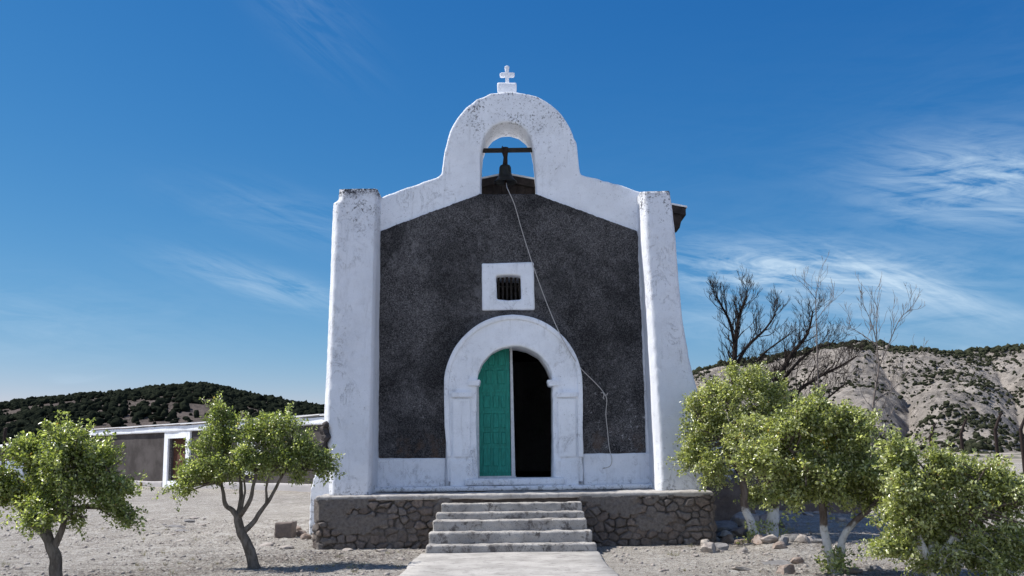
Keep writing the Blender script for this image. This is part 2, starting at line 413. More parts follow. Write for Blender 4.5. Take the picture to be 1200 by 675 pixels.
def m_scrub(name, a, b):
    m = MatB(name, 1.0, .0); c = m.mix(m.ramp(m.noise(.5, 3, .7), .4, .62), a, b); m.color(c); m.bump(m.noise(3, 4, .7), 1, .6); return m.m
M['juniper'] = m_scrub('juniper_scrub', (.012,.016,.012), (.026,.031,.021))
M['scrub'] = m_scrub('desert_scrub', (.030,.036,.022), (.060,.064,.040))
def m_leaf(name, a, b, c3):
    m = MatB(name, .30, .9); at = m.attr('rnd')['Fac']
    c = m.mix(m.ramp(at, .05, .75), a, b); c = m.mix(m.ramp(at, .72, .92), c, c3); c = m.mix(m.ramp(at, .975, .985), c, (.34,.24,.09)); m.color(c)
    tr = m.N.new('ShaderNodeBsdfTranslucent'); m.L.new(m.mix(1.0, c, (1.4,1.5,.7), 'MULTIPLY'), tr.inputs[0])
    mx = m.N.new('ShaderNodeMixShader'); mx.inputs[0].default_value = .50
    m.L.new(m.b.outputs[0], mx.inputs[1]); m.L.new(tr.outputs[0], mx.inputs[2]); m.L.new(mx.outputs[0], m.N['Material Output'].inputs[0]); return m.m
M['leaf'] = m_leaf('citrus_leaves', (.075,.100,.038), (.31,.355,.120), (.68,.70,.42))
M['leaf_pale'] = m_leaf('pale_leaves', (.090,.110,.046), (.41,.435,.185), (.76,.77,.54))
def m_bark(name, a, b, lime=None):
    m = MatB(name, .95, .1); n = m.noise(12, 6, .7, .3, m.scaled(1.6, 1.6, .5)); c = m.mix(m.ramp(n, .35, .65), a, b)
    if lime:
        f = m.ramp(m.math('ADD', m.z(), m.math('MULTIPLY', m.noise(9, 4, .7), .35)), lime+.12, lime+.22, 1, 0)
        w = m.mix(m.ramp(m.noise(22, 5, .75, off=3), .52, .66, 0, .8), (.62,.61,.59), (.25,.22,.19))
        c = m.mix(f, c, w)
    m.color(c); m.bump(n, .9, .03); return m.m
M['bark'] = m_bark('grey_bark', (.10,.085,.07), (.20,.175,.15))
M['bark_lime'] = m_bark('limewashed_bark', (.10,.075,.06), (.17,.14,.12), .62)
M['bark_dark'] = m_bark('dark_bark', (.018,.015,.014), (.042,.034,.030))
M['bark_pale'] = m_bark('pale_bark', (.13,.11,.10), (.24,.21,.19))
def m_plain(name, a, b, scale=12, rough=.7, bump=.4, vec=None, spec=.3, metal=0):
    m = MatB(name, rough, spec); n = m.noise(scale, 5, .65, vec=m.scaled(*vec) if vec else None); m.color(m.mix(m.ramp(n, .35, .68), a, b)); m.bump(n, bump, .01)
    m.b.inputs['Metallic'].default_value = metal; return m.m
def m_green():
    m = MatB('green_door_paint', .55, .3); v = m.scaled(5, 5, .5); n = m.noise(8, 6, .7, vec=v)
    c = m.mix(m.ramp(n, .35, .66), (.006,.165,.125), (.016,.27,.21)); c = m.mix(m.ramp(m.noise(16, 6, .8, vec=v, off=5), .60, .68, 0, .7), c, (.05,.06,.05)); c = m.mix(m.ramp(m.noise(40, 5, .8, off=9), .64, .69, 0, .6), c, (.30,.36,.33))
    m.color(c); m.bump(n, .4, .01); return m.m
M['green'] = m_green()
M['door_white'] = m_plain('pale_door_paint', (.50,.52,.54), (.62,.64,.66), 14, .7, .3)
M['wood_dark'] = m_plain('weathered_timber', (.022,.019,.017), (.05,.042,.036), 10, .9, .6, (1, 6, 6))
M['wood_brown'] = m_plain('brown_door_wood', (.12,.052,.03), (.07,.032,.02), 10, .8, .5, (6, 6, 1))
M['bronze'] = m_plain('dark_bronze', (.016,.017,.016), (.03,.031,.028), 20, .5, .3, None, .5, .6)
M['straw'] = m_plain('dry_straw', (.26,.23,.12), (.38,.35,.22), 8, .9, .1)
M['rope'] = m_plain('pale_rope', (.42,.40,.38), (.55,.53,.50), 60, .9, .5)
M['rust'] = m_plain('rusty_iron', (.016,.011,.010), (.036,.022,.018), 30, .85, .5)
M['roof_metal'] = m_plain('pale_roof_sheet', (.80,.80,.80), (.66,.65,.64), 2.5, .7, .3)
M['roof_dark'] = m_plain('dark_roof_boards', (.025,.020,.018), (.055,.042,.036), 6, .9, .6)
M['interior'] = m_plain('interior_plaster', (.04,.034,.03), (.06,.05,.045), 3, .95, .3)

# ------------------------------------------------------------------ ground
def ground_h(x, y):
    x = np.asarray(x, float); y = np.asarray(y, float)
    h = .07*fbm(x*.35, y*.35, 4) + .035*fbm(x*1.7+9, y*1.7, 4)
    h = h + .13*sstep(3.7, 4.2, x)*sstep(15.5, 17.5, y)*sstep(9, 6, x)
    h = h + .30*sstep(24, 46, y)*sstep(5, -6, x) + .30*sstep(24, 60, y)*sstep(4, 10, x)
    h = h + .06*sstep(.0, .5, fbm(x*.9+30, y*2.5, 3)*2)*sstep(-1, -3, x)*sstep(17, 19, y)*sstep(30, 26, y)
    far = sstep(70, 200, y); h = h + far*1.5*fbm(x*.01, y*.01, 4)*2
    # kept level under the path, the stairs and the platform
    lv = sstep(2.6, 1.7, np.abs(x+.05))*sstep(19, 18.4, y) ; lv = np.maximum(lv, sstep(5.0, 4.2, np.abs(x))*sstep(17.6, 18.4, y)*sstep(42, 38, y))
    return h*(1-lv*.85)
def gz(x, y): return float(ground_h(np.array([x]), np.array([y]))[0])
def build_ground():
    def axis(lims, fine, growth):
        (a, b) = lims; c = list(np.arange(a, b+1e-6, fine)); s = fine; v = c[-1]
        while v < 6000: s *= growth; v += s; c.append(v)
        s = fine; v = a; pre = []
        while v > -6000: s *= growth; v -= s; pre.append(v)
        return np.array(pre[::-1] + c)
    xs = axis((-9, 9), .055, 1.06); ys = axis((11, 25), .055, 1.035)
    ys = ys[ys > -400]
    X, Y = np.meshgrid(xs, ys); Z = ground_h(X, Y)
    fine = sstep(40, 25, Y)
    Z = Z + fine*(0.022*fbm(X*7, Y*7, 4, .85) + .050*np.maximum(0, fbm(X*4.1+50, Y*4.1, 2)-.22)*2)*(1-sstep(1.75, 1.55, np.abs(X+.03))*sstep(19, 18.5, Y))
    nx, ny = len(xs), len(ys); V = np.stack([X.ravel(), Y.ravel(), Z.ravel()], 1)
    i = np.arange((nx-1)*(ny-1)); r = i//(nx-1); c = i % (nx-1); a = r*nx+c
    me = mesh_np('ground', V, np.stack([a, a+1, a+nx+1, a+nx], 1))
    tag(link('ground', me, M['ground'], smooth=True), kind='structure')
build_ground()

# ------------------------------------------------------------------ hills
def ico_np(sub=1):
    bm = bmesh.new(); bmesh.ops.create_icosphere(bm, subdivisions=sub, radius=1)
    v = np.array([tuple(q.co) for q in bm.verts]); f = np.array([[q.index for q in fc.verts] for fc in bm.faces]); bm.free(); return v, f
ICO1 = ico_np(1); ICO2 = ico_np(2)
def scatter_bushes(name, pts, sizes, mat, label, cat, up=.9):
    v0, f0 = (ICO2 if len(pts) < 12000 else ICO1); n = len(pts); k = len(v0)
    V = np.repeat(v0[None], n, 0)
    V = V*(.62+.62*RNG.random((n, k, 1)))
    V[:, :, 2] = V[:, :, 2]*up
    V = V*sizes[:, None, None]*(1+1.1*(RNG.random((n, 1, 3))-.5)) + pts[:, None, :]
    V[:, :, 2] += (sizes*.45)[:, None]
    Fc = (f0[None]+(np.arange(n)*k)[:, None, None]).reshape(-1, 3)
    return tag(link(name, mesh_np(name, V.reshape(-1, 3), Fc), mat), label, cat, kind='stuff')
def ridge_fn(pts, Y):
    q = [P(x, y, Y) for x, y in pts]; u = np.array([p.x/p.y for p in q]); z = np.array([p.z for p in q])
    return lambda uu: np.interp(uu, u, z)
def hill_grid(name, u0, u1, nu, Ys, hf, mat):
    us = np.linspace(u0, u1, nu); U, Yg = np.meshgrid(us, Ys); Z = hf(U, Yg); X = U*Yg
    V = np.stack([X.ravel(), Yg.ravel(), Z.ravel()], 1); nx = nu; ny = len(Ys)
    i = np.arange((nx-1)*(ny-1)); r = i//(nx-1); c = i % (nx-1); a = r*nx+c
    tag(link(name, mesh_np(name, V, np.stack([a, a+1, a+nx+1, a+nx], 1)), mat, smooth=True), kind='structure')
RL = ridge_fn([(-700, 540), (-400, 520), (-150, 498), (0, 483), (30, 477), (60, 473), (100, 468), (150, 464), (180, 459), (210, 456), (245, 455), (275, 462), (310, 469), (345, 475), (380, 481), (450, 490), (520, 508), (600, 530)], 560)
def h_left(U, Y):
    base = RL(U); t = np.clip((Y-230)/(560-230), 0, 1.0)
    prof = np.sin(t*math.pi/2)**1.35
    X = U*Y
    n = fbm(X*.012+5, Y*.012, 5)*22*t*(1-t)*2.2 + np.abs(fbm(X*.006+80, Y*.004, 3))*-24*t*(1-t)*2.5
    back = np.clip((Y-560)/500, 0, 1)
    return -2.5 + (base+2.0)*prof*(1-back*.8) + n*sstep(0, .1, t) + fbm(X*.05, Y*.05, 3)*1.2*t
hill_grid('hill', -1.2, .02, 300, np.concatenate([np.linspace(225, 580, 150), np.linspace(590, 1100, 20)]), h_left, M['hill_left'])
RR = ridge_fn([(560, 530), (680, 500), (760, 462), (815, 437), (850, 428), (900, 419), (940, 413), (965, 408), (990, 404), (1015, 402), (1035, 405), (1060, 409), (1090, 412), (1120, 414), (1150, 411), (1180, 408), (1210, 407), (1300, 398), (1450, 405), (1650, 430), (1900, 480)], 640)
def h_right(U, Y):
    base = RR(U); X = U*Y; t = np.clip((Y-190)/(640-190), 0, 1)
    prof = .52*t**1.2 + .48*sstep(.45, 1.0, t)
    # gullies running down the slope, between rounded spurs
    w = U*16 + fbm(U*5, Y*.004, 3)*2.2
    g = np.abs(np.sin(w*math.pi*.5 + .2))**.8
    gul = -(1-g)*17*np.sin(np.clip(t, 0, 1)*math.pi)**.8
    cliff = 9*sstep(.46, .50, t+.12*fbm(U*12, Y*.01, 3))*sstep(.72, .55, t)*sstep(.30, .36, U)*sstep(.52, .40, U)
    n = (fbm(X*.02, Y*.02, 5)*18 + fbm(X*.09, Y*.09, 4)*5)*np.sin(t*math.pi)**.6
    back = np.clip((Y-640)/600, 0, 1)
    return -3.0 + (base+3.0)*prof*(1-back*.6) + gul*.8 + cliff + n + (fbm(X*.12, Y*.12, 3)*2.6 + fbm(X*.30, Y*.30, 3)*2.6)*sstep(.02, .2, t)
hill_grid('hill', -.05, .85, 560, np.concatenate([np.linspace(185, 660, 340), np.linspace(668, 1250, 20)]), h_right, M['hill_right'])

# junipers and scrub on the slopes (far too many to count)
def slope_scatter(hf, n, u0, u1, y0, y1, dens, smin, smax):
    out = []; U = RNG.uniform(u0, u1, n*6); Y = np.sqrt(RNG.uniform(y0**2, y1**2, n*6))
    keep = RNG.random(n*6) < dens(U, Y); U = U[keep][:n]; Y = Y[keep][:n]
    Z = hf(U, Y); s = smin+(smax-smin)*RNG.random(len(U))**2.2
    return np.stack([U*Y, Y, Z], 1), s
p, s = slope_scatter(h_left, 11000, -.62, -.12, 300, 566, lambda U, Y: np.clip(.35+1.9*fbm(U*Y*.02, Y*.02, 4)+.5*sstep(400, 540, Y), .06, 1), .7, 1.9)
scatter_bushes('hillside_wood', p, s, M['juniper'], 'dark juniper wood covering the low hill behind the long house', 'wood')
p, s = slope_scatter(h_right, 26000, .12, .62, 215, 620, lambda U, Y: np.clip(.17+.25*sstep(450, 330, Y)+1.9*fbm(U*Y*.022+40, Y*.022, 4), .015, 1), .28, 1.25)
p2, s2 = slope_scatter(h_right, 1900, .12, .62, 606, 648, lambda U, Y: .55+U*0, .9, 2.2)
p = np.concatenate([p, p2]); s = np.concatenate([s, s2])
scatter_bushes('hillside_scrub', p, s, M['scrub'], 'dark scrub bushes dotted over the stony slope right of the church', 'scrub', .75)

# ------------------------------------------------------------------ church
YF = 19.9                                      # face of the front wall
church = thing('church', 'small whitewashed adobe church with dark roughcast front, bell gable and green door', 'church', (0, YF, .9))
WALL_T = 1.0
bell_open = [(563,228),(563,205),(563,186),(564,172),(568,159),(576,149),(586,144),(597,143),(608,146),(617,153),(623,164),(626,178),(628,205),(629,228)]
door_open = [(560,562),(559,500),(557,452),(559,440),(565,426),(575,414),(588,407),(603,405),(618,408),(632,416),(641,429),(646,441),(648,452),(648,500),(648,562)]
win_open = [(582,351),(581,323),(595,322),(610,323),(611,351),(596,352)]
wall_outline = [(436,586),(438,400),(440,300),(441,233),(462,225),(490,215),(512,208),(517,203),(519,192),(521,176),(525,160),(532,144),(543,129),(558,116),(575,109.5),(595,107),(612,108.5),(630,113),(645,122),(658,134),(668,149),(675,167),(678,186),(681,204),(700,209),(725,216),(752,225),(756,300),(760,400),(766,500),(770,582)]
wl = jitter(pxloop(wall_outline, YF), .11, .010)
holes = [pxloop(bell_open, YF), pxloop(door_open, YF), pxloop(win_open, YF)]
me = curve_solid(wl, holes, YF, YF+WALL_T, bev=.03)
front = rough_solid('front_wall', me, .028, .010, 1.3, M['white_bell'], church, .004, 7.0)

# dark roughcast panel
panel = [(443.5,537),(444,400),(445,300),(446,270.5),(505,248),(562,227.5),(628,227),(690,250),(747,270.5),(751,360),(755,460),(757,531),(700,532),(683,532),(683,460),(678,440),(670,420),(655,400),(635,385),(603,378),(570,384),(548,397),(532,417),(524,440),(522,460),(522,537)]
pl = jitter(pxloop(panel, YF-.03), .16, .006)
wf = pxloop([(567,362),(567,310),(624,310),(624,362)], YF-.03)
rough_solid('roughcast_panel', curve_solid(pl, [wf], YF-.03, YF+.06), .024, .006, 2.2, M['stucco'], church, .009, 15.0)

# white dado and its low ledge, butted against the door surround
for (x0, x1, yt) in ((439, 522, 537), (683, 765, 531)):
    a = P(x0, yt, YF-.05); b = P(x1, yt, YF-.05)
    rough_solid('dado', box_bm(a.x, b.x, YF-.05, YF+.03, .97, (a.z+b.z)/2), .03, .010, 2.0, M['white_low'], church, .006, 9.0, seed=x0)
a = P(432, 570, YF-.3); b = P(772, 570, YF-.3)
rough_solid('ledge', box_bm(a.x, b.x, YF-.42, YF-.06, .935, 1.03), .03, .012, 2.0, M['white_low'], church, .006, 9.0)

# door surround: broad arch on two pilasters
def arc_px(cx, cy, rx, ry, a0, a1, n):
    return [(cx+rx*math.cos(R(a0+(a1-a0)*i/n)), cy-ry*math.sin(R(a0+(a1-a0)*i/n))) for i in range(n+1)]
outer = [(525,565),(522,500)] + arc_px(601.5, 452, 80, 82, 180, 0, 26) + [(682,500),(684,565)]
inner = [(649,565),(648,500)] + arc_px(603, 450, 44.5, 45, 0, 180, 20) + [(558.5,500),(560,565)]
rough_solid('door_surround', curve_solid(jitter(pxloop(outer + inner, YF-.12), .1, .006), [], YF-.14, YF+.06), .028, .012, 2.0, M['white_clean'], church, .005, 10.0)
rim_o = [(524,536),(521,500)] + arc_px(601.5, 452, 81.5, 83.5, 180, 0, 30) + [(683,500),(684,536)]
rim_i = [(678,536),(677,500)] + arc_px(601.5, 452, 75.5, 77.5, 0, 180, 30) + [(527,500),(529,536)]
rough_solid('arch_moulding', curve_solid(pxloop(rim_o + rim_i, YF-.17), [], YF-.175, YF-.1), .022, .006, 3.0, M['white_clean'], church)
for (xa, xb, x2a, x2b) in ((531, 551, 549, 563), (654, 675, 641, 655)):
    bm = bmesh.new(); a = P(xa, 468, YF-.18); b = P(xb, 535, YF-.18)
    box_bm(a.x, b.x, YF-.19, YF-.10, b.z, a.z, bm)
    a = P(xa-2, 460, YF-.18); b = P(xb+2, 465, YF-.18); box_bm(a.x, b.x, YF-.215, YF-.10, b.z, a.z, bm)
    a = P(xa-3, 540, YF-.18); b = P(xb+3, 572, YF-.18); box_bm(a.x, b.x, YF-.21, YF-.10, .96, a.z, bm)
    link('pilaster', bm_mesh('pilaster', bm), M['white_clean'], church)
    a = P(x2a, 445, YF-.2); b = P(x2b, 452, YF-.2)
    bm = hull8([(a.x, YF-.20, a.z), (b.x, YF-.20, a.z), (b.x-.03 if x2a < 600 else b.x, YF-.20, b.z), (a.x if x2a < 600 else a.x+.03, YF-.20, b.z)],
               [(a.x, YF+.25, a.z), (b.x, YF+.25, a.z), (b.x-.03 if x2a < 600 else b.x, YF+.25, b.z), (a.x if x2a < 600 else a.x+.03, YF+.25, b.z)])
    bmesh.ops.bevel(bm, geom=bm.edges[:], offset=.012, segments=2, affect='EDGES')
    link('impost', bm_mesh('impost', bm), M['white_clean'], church)
a = P(545, 561, YF-.2); b = P(662, 572, YF-.2)
rough_solid('threshold', box_bm(a.x, b.x, YF-.30, YF+.5, 1.032, a.z), .03, .008, 3.0, M['white_low'], church)

# square window frame with a small wooden grille
wo = [(565,364),(564.5,308.5),(625.5,307),(626.5,363)]
wfm = rough_solid('window_frame', curve_solid(pxloop(wo, YF-.06), [pxloop(win_open, YF-.06)], YF-.075, YF+.05), .022, .008, 3.0, M['white_clean'], church, .003, 12)
gr = MB()
for i in range(6):
    a = P(584+i*5, 324, YF+.28); b = P(584+i*5, 351, YF+.28)
    zz = np.linspace(b.z-.06, a.z+.06, 14)
    gr.tube([(a.x, YF+.28, z) for z in zz], [.016+.010*abs(math.sin(k*1.25)) for k in range(14)], 8)
a = P(583, 336, YF+.28); b = P(610, 336, YF+.28); gr.tube([(a.x-.08, YF+.28, a.z), (b.x+.08, YF+.28, a.z)], .014, 6)
link('window_grille', gr.mesh('window_grille'), M['wood_dark'], church, smooth=True)

# door leaf (left, shut) with raised panels and its pale stile
YD = YF + .42
Lx0 = P(556, 500, YD).x; Lx1 = P(598, 500, YD).x
zb = P(578, 560, YD).z
arc = [(P(x, y, YD).x, P(x, y, YD).z) for x, y in arc_px(603, 450, 44, 44, 172, 96, 12)]
leaf_loop = [(Lx0, zb)] + [(max(Lx0, x), z) for x, z in arc if x < Lx1] + [(Lx1, arc[-1][1]+.02), (Lx1, zb)]
leaf = link('door_leaf', curve_solid([(x, z+.03 if i else z) for i, (x, z) in enumerate(leaf_loop[:-1])] + [leaf_loop[-1]], [], YD, YD+.045), M['green'], church)
leaf['label'] = 'green panelled door leaf, shut, left half of the doorway'
def raised(x0, y0, x1, y1, t=.022):
    a = P(x0, y0, YD); b = P(x1, y1, YD)
    b2 = box_bm(a.x, b.x, YD-t, YD+.003, b.z, a.z); bmesh.ops.bevel(b2, geom=[e for e in b2.edges], offset=.008, segments=1, affect='EDGES')
    link('door_panel', bm_mesh('door_panel', b2), M['green'], leaf)
for (x0, x1) in ((569.5, 578), (583, 592)):
    raised(x0, 434, x1, 450)
raised(572, 416, 580, 428); raised(583.5, 412, 592, 428)
for (ya, yb) in ((464, 478), (485, 501), (507, 520), (525, 546)):
    for (x0, x1) in ((566.5, 575), (578, 584.5), (587.5, 593)): raised(x0, ya, x1, yb, .018)
for yy in (431, 456.5, 503.5, 523, 481.5, 551):
    a = P(561, yy, YD); b = P(597, yy+2.4, YD); link('door_rail', bm_mesh('door_rail', box_bm(a.x, b.x, YD-.012, YD+.002, b.z, a.z)), M['green'], leaf)
a = P(597.5, 407, YD); b = P(604, 560, YD)
bm = hull8([(a.x, YD-.05, b.z), (b.x, YD-.05, b.z), (b.x-.03, YD-.05, a.z+.06), (a.x, YD-.05, a.z+.06)], [(a.x, YD+.06, b.z), (b.x, YD+.06, b.z), (b.x-.03, YD+.06, a.z+.06), (a.x, YD+.06, a.z+.06)])
bmesh.ops.bevel(bm, geom=bm.edges[:], offset=.008, segments=2, affect='EDGES'); link('door_post', bm_mesh('door_post', bm), M['door_white'], church)
a = P(556, 420, YD); bm = box_bm(Lx0, P(561.5, 500, YD).x, YD-.03, YD+.01, zb, P(560, 446, YD).z); link('door_jamb', bm_mesh('door_jamb', bm), M['door_white'], church)
bm = box_bm(Lx0, P(604, 500, YD).x, YD-.045, YD+.01, zb-.02, zb+.035); link('door_sill', bm_mesh('door_sill', bm), M['door_white'], church)
# the other leaf stands open inside, folded back along the right
x = P(649, 500, YF+WALL_T+.05).x
bm = box_bm(x+.04, x+.085, YF+WALL_T+.05, YF+WALL_T+.85, zb, zb+2.35)
lf2 = link('door_leaf', bm_mesh('door_leaf', bm), M['green'], church); lf2['label'] = 'green door leaf folded open into the dark church'

# front buttresses, battered and worn
def buttress(outline, inner_depth_top, y_front_b, y_front_t, mat, seed, name='buttress'):
    """outline px (closed, in the front face), front face leans back with height"""
    zt = P(600, 220, 19.3).z
    loop = []
    for x, y in outline:
        Y = y_front_b
        for _ in range(4):
            q = P(x, y, Y); t = min(1, max(0, (q.z-.9)/(zt-.9))); Y = y_front_b+(y_front_t-y_front_b)*t
        loop.append(P(x, y, Y))
    xm = sum(q.x for q in loop)/len(loop)
    inner_ = [(q.x+(.095 if q.x < xm else -.04), q.y-.0, q.z-(.03 if q.z > zt-.25 else 0)) for q in loop]
    front_ = [(q.x, q.y+.13, q.z) for q in loop]; back_ = [(q.x*(1.0), YF+WALL_T-.02, q.z) for q in loop]
    bm = bmesh.new(); a = [bm.verts.new(p) for p in front_]; b = [bm.verts.new(p) for p in back_]; n = len(a)
    c_ = [bm.verts.new(p) for p in inner_]
    f1 = bm.faces.new(c_); f2 = bm.faces.new(b[::-1])
    for i in range(n):
        bm.faces.new((a[i], b[i], b[(i+1) % n], a[(i+1) % n])); bm.faces.new((c_[i], a[i], a[(i+1) % n], c_[(i+1) % n]))
    bmesh.ops.triangulate(bm, faces=[f1, f2])
    return rough_solid(name, bm, .03, .012, 1.1, mat, church, .005, 6.0, seed=seed)
buttress([(384,582),(383,545),(384,527),(381,522),(383,512),(382,502),(378,496),(379,470),(381,430),(383,380),(385.5,320),(388,262),(389,236),(395,233),(396,219.5),(442,219),(441,260),(439,340),(437,420),(435,500),(433,582)], 0, 18.72, 19.35, M['white_buttress'], 0)
buttress([(770,577),(768,520),(763,440),(758,360),(753,290),(750,222.5),(786,221.5),(789,240),(793,280),(797,330),(801,375),(809,420),(817,450),(822,468),(823.5,500),(824,577)], 0, 18.85, 19.45, M['white_buttress'], 3.7)
# broken edge of the left buttress where the stones show
def rock_mesh(seed, sx, sy, sz, sub=3, rough=.35, flat=0.0):
    bm = bmesh.new(); bmesh.ops.create_icosphere(bm, subdivisions=sub, radius=1)
    rs = random.Random(seed); planes = [(Vector((rs.gauss(0,1), rs.gauss(0,1), rs.gauss(0,1))).normalized(), rs.uniform(.55, .85)) for _ in range(12)]
    off = Vector((seed*3.1, seed*1.7, seed*.9))
    for v in bm.verts:
        p = v.co.copy()
        for nrm, d in planes:
            k = p.dot(nrm)
            if k > d: p -= nrm*(k-d)
        p *= 1 + rough*.30*mnoise.noise(p*1.6+off) + rough*.12*mnoise.noise(p*5+off)
        v.co = (p.x*sx, p.y*sy, p.z*sz)
    me = bpy.data.meshes.new('rock'); bm.to_mesh(me); bm.free(); return me
cp = P(378, 512, 18.95)
bm = bmesh.new()
for k, (dx, dz, r_) in enumerate(((0, .10, .12), (.03, -.02, .13), (-.05, -.12, .12), (.02, .20, .08), (-.02, -.20, .09))):
    m_ = rock_mesh(60+k, r_, .22, r_*.95, 3); m_.transform(Matrix.Translation((cp.x+dx*.6+.05, cp.y+.06, cp.z+dz*1.1))); bm.from_mesh(m_); bpy.data.meshes.remove(m_)
o = link('exposed_stones', bm_mesh('exposed_stones', bm), M['rock_dark'], church); o['label'] = 'dark rubble showing where plaster broke off the left buttress'

# nave: side walls, back wall, floor, roof
NL, NR = -3.35, 3.30; YB0 = YF+WALL_T+.01; YB1 = 36.0
EZ = 5.25
rough_solid('nave_wall', box_bm(NL, NL+.6, YB0, YB1, -.1, EZ-.02), .09, .03, 1.0, M['white'], church, seed=1)
rough_solid('nave_wall', box_bm(NR-.6, NR, YB0, YB1, -.1, EZ-.02), .09, .03, 1.0, M['white'], church, seed=2)
rough_solid('nave_wall', box_bm(NL, NR, YB1, YB1+.6, -.1, EZ), .09, .03, 1.0, M['white'], church, seed=3)
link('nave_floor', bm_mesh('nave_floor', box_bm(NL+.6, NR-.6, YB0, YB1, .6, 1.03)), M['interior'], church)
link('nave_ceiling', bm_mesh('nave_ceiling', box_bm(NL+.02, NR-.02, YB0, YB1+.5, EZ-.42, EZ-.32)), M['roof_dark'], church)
apex = P(592, 204, 21.1); eave = P(804, 243, 21.1)
slope = (apex.z-eave.z)/(eave.x-apex.x)
el_x = -3.62; ridge_x = apex.x
def rz(x): return apex.z - slope*abs(x-ridge_x)
bm = bmesh.new(); Y0, Y1 = 20.96, 37.0; th = .035
sec = [(el_x, rz(el_x)), (ridge_x, apex.z), (eave.x, rz(eave.x)), (eave.x, rz(eave.x)-th), (ridge_x, apex.z-th), (el_x, rz(el_x)-th)]
a = [bm.verts.new((x, Y0, z)) for x, z in sec]; b = [bm.verts.new((x, Y1, z)) for x, z in sec]
bm.faces.new((a[0], a[1], a[4], a[5])); bm.faces.new((a[1], a[2], a[3], a[4])); bm.faces.new((b[0], b[1], b[4], b[5])); bm.faces.new((b[1], b[2], b[3], b[4]))
for i in range(6): bm.faces.new((a[i], b[i], b[(i+1) % 6], a[(i+1) % 6]))
rf = link('roof', bm_mesh('roof', bm), M['roof_metal'], church)
# timber lining under the sheets, gable boards, and rafters at the eaves
bm = bmesh.new()
sec = [(el_x+.04, rz(el_x)-th-.003), (ridge_x, apex.z-th-.003), (eave.x-.03, rz(eave.x)-th-.003), (eave.x-.03, rz(eave.x)-th-.16), (ridge_x, apex.z-th-.16), (el_x+.04, rz(el_x)-th-.16)]
a = [bm.verts.new((x, Y0+.02, z)) for x, z in sec]; b = [bm.verts.new((x, Y1-.02, z)) for x, z in sec]
bm.faces.new((a[0], a[1], a[4], a[5])); bm.faces.new((a[1], a[2], a[3], a[4])); bm.faces.new((b[0], b[1], b[4], b[5])); bm.faces.new((b[1], b[2], b[3], b[4]))
for i in range(6): bm.faces.new((a[i], b[i], b[(i+1) % 6], a[(i+1) % 6]))
link('roof_boards', bm_mesh('roof_boards', bm), M['roof_dark'], rf)
bm = bmesh.new(); n = 40
for i in range(n):
    x0 = NL + (NR-NL)*i/n; x1 = NL+(NR-NL)*(i+1)/n - .012; dy = random.uniform(0, .012)
    za = rz(x0)-th-.165; zc = rz(x1)-th-.165
    hull8([(x0, Y0+.12+dy, EZ-.4), (x1, Y0+.12+dy, EZ-.4), (x1, Y0+.12+dy, zc), (x0, Y0+.12+dy, za)], [(x0, Y0+.16, EZ-.4), (x1, Y0+.16, EZ-.4), (x1, Y0+.16, zc), (x0, Y0+.16, za)], bm)
link('gable_boards', bm_mesh('gable_boards', bm), M['roof_dark'], church)
qa, qb, qc = P(786, 240, 21.2), P(803, 244, 21.2), P(795, 269, 21.2)
link('eave_bracket', bm_mesh('eave_bracket', hull8([(qa.x, 21.02, qa.z-.03), (qb.x-.05, 21.02, qb.z-.03), (qc.x, 21.02, qc.z), (qa.x, 21.02, qc.z)], [(qa.x, 21.5, qa.z-.03), (qb.x-.05, 21.5, qb.z-.03), (qc.x, 21.5, qc.z), (qa.x, 21.5, qc.z)])), M['roof_dark'], church)
# side buttresses
def side_buttress(sgn, x_foot, x_mid, y0, y1, ztop, mat, base_mat, seed):
    xi = NL if sgn < 0 else NR
    def sec(y):
        k = [(xi-.1*sgn*-1*0, -.1), (x_foot, -.1), (x_foot*.995, .95), (x_mid, ztop*.55), (xi+sgn*.05, ztop), (xi-sgn*.3, ztop), (xi-sgn*.3, -.1)]
        return [(x, y, z) for x, z in k[1:]]
    bm = bmesh.new(); a = [bm.verts.new(p) for p in sec(y0)]; b = [bm.verts.new(p) for p in sec(y1)]; n = len(a)
    f1 = bm.faces.new(a); f2 = bm.faces.new(b[::-1])
    for i in range(n): bm.faces.new((a[i], b[i], b[(i+1) % n], a[(i+1) % n]))
    bmesh.ops.triangulate(bm, faces=[f1, f2]); bmesh.ops.recalc_face_normals(bm, faces=bm.faces)
    rough_solid('side_buttress', bm, .05, .05, 1.4, mat, church, .015, 6, seed=seed)
side_buttress(-1, -4.33, -3.95, 22.0, 23.6, 4.0, M['white_peel'] if False else M['white'], None, 5)
side_buttress(1, 4.75, 4.15, 21.6, 23.2, 4.0, M['white_peel'], None, 6)
# stone footing of the right side buttress, one course proud
bmf = box_bm(3.75, 4.93, 21.46, 21.66, -.1, 1.02); rough_solid('footing', bmf, .04, .05, 2.2, M['adobe'], church, .03, 6, seed=8)

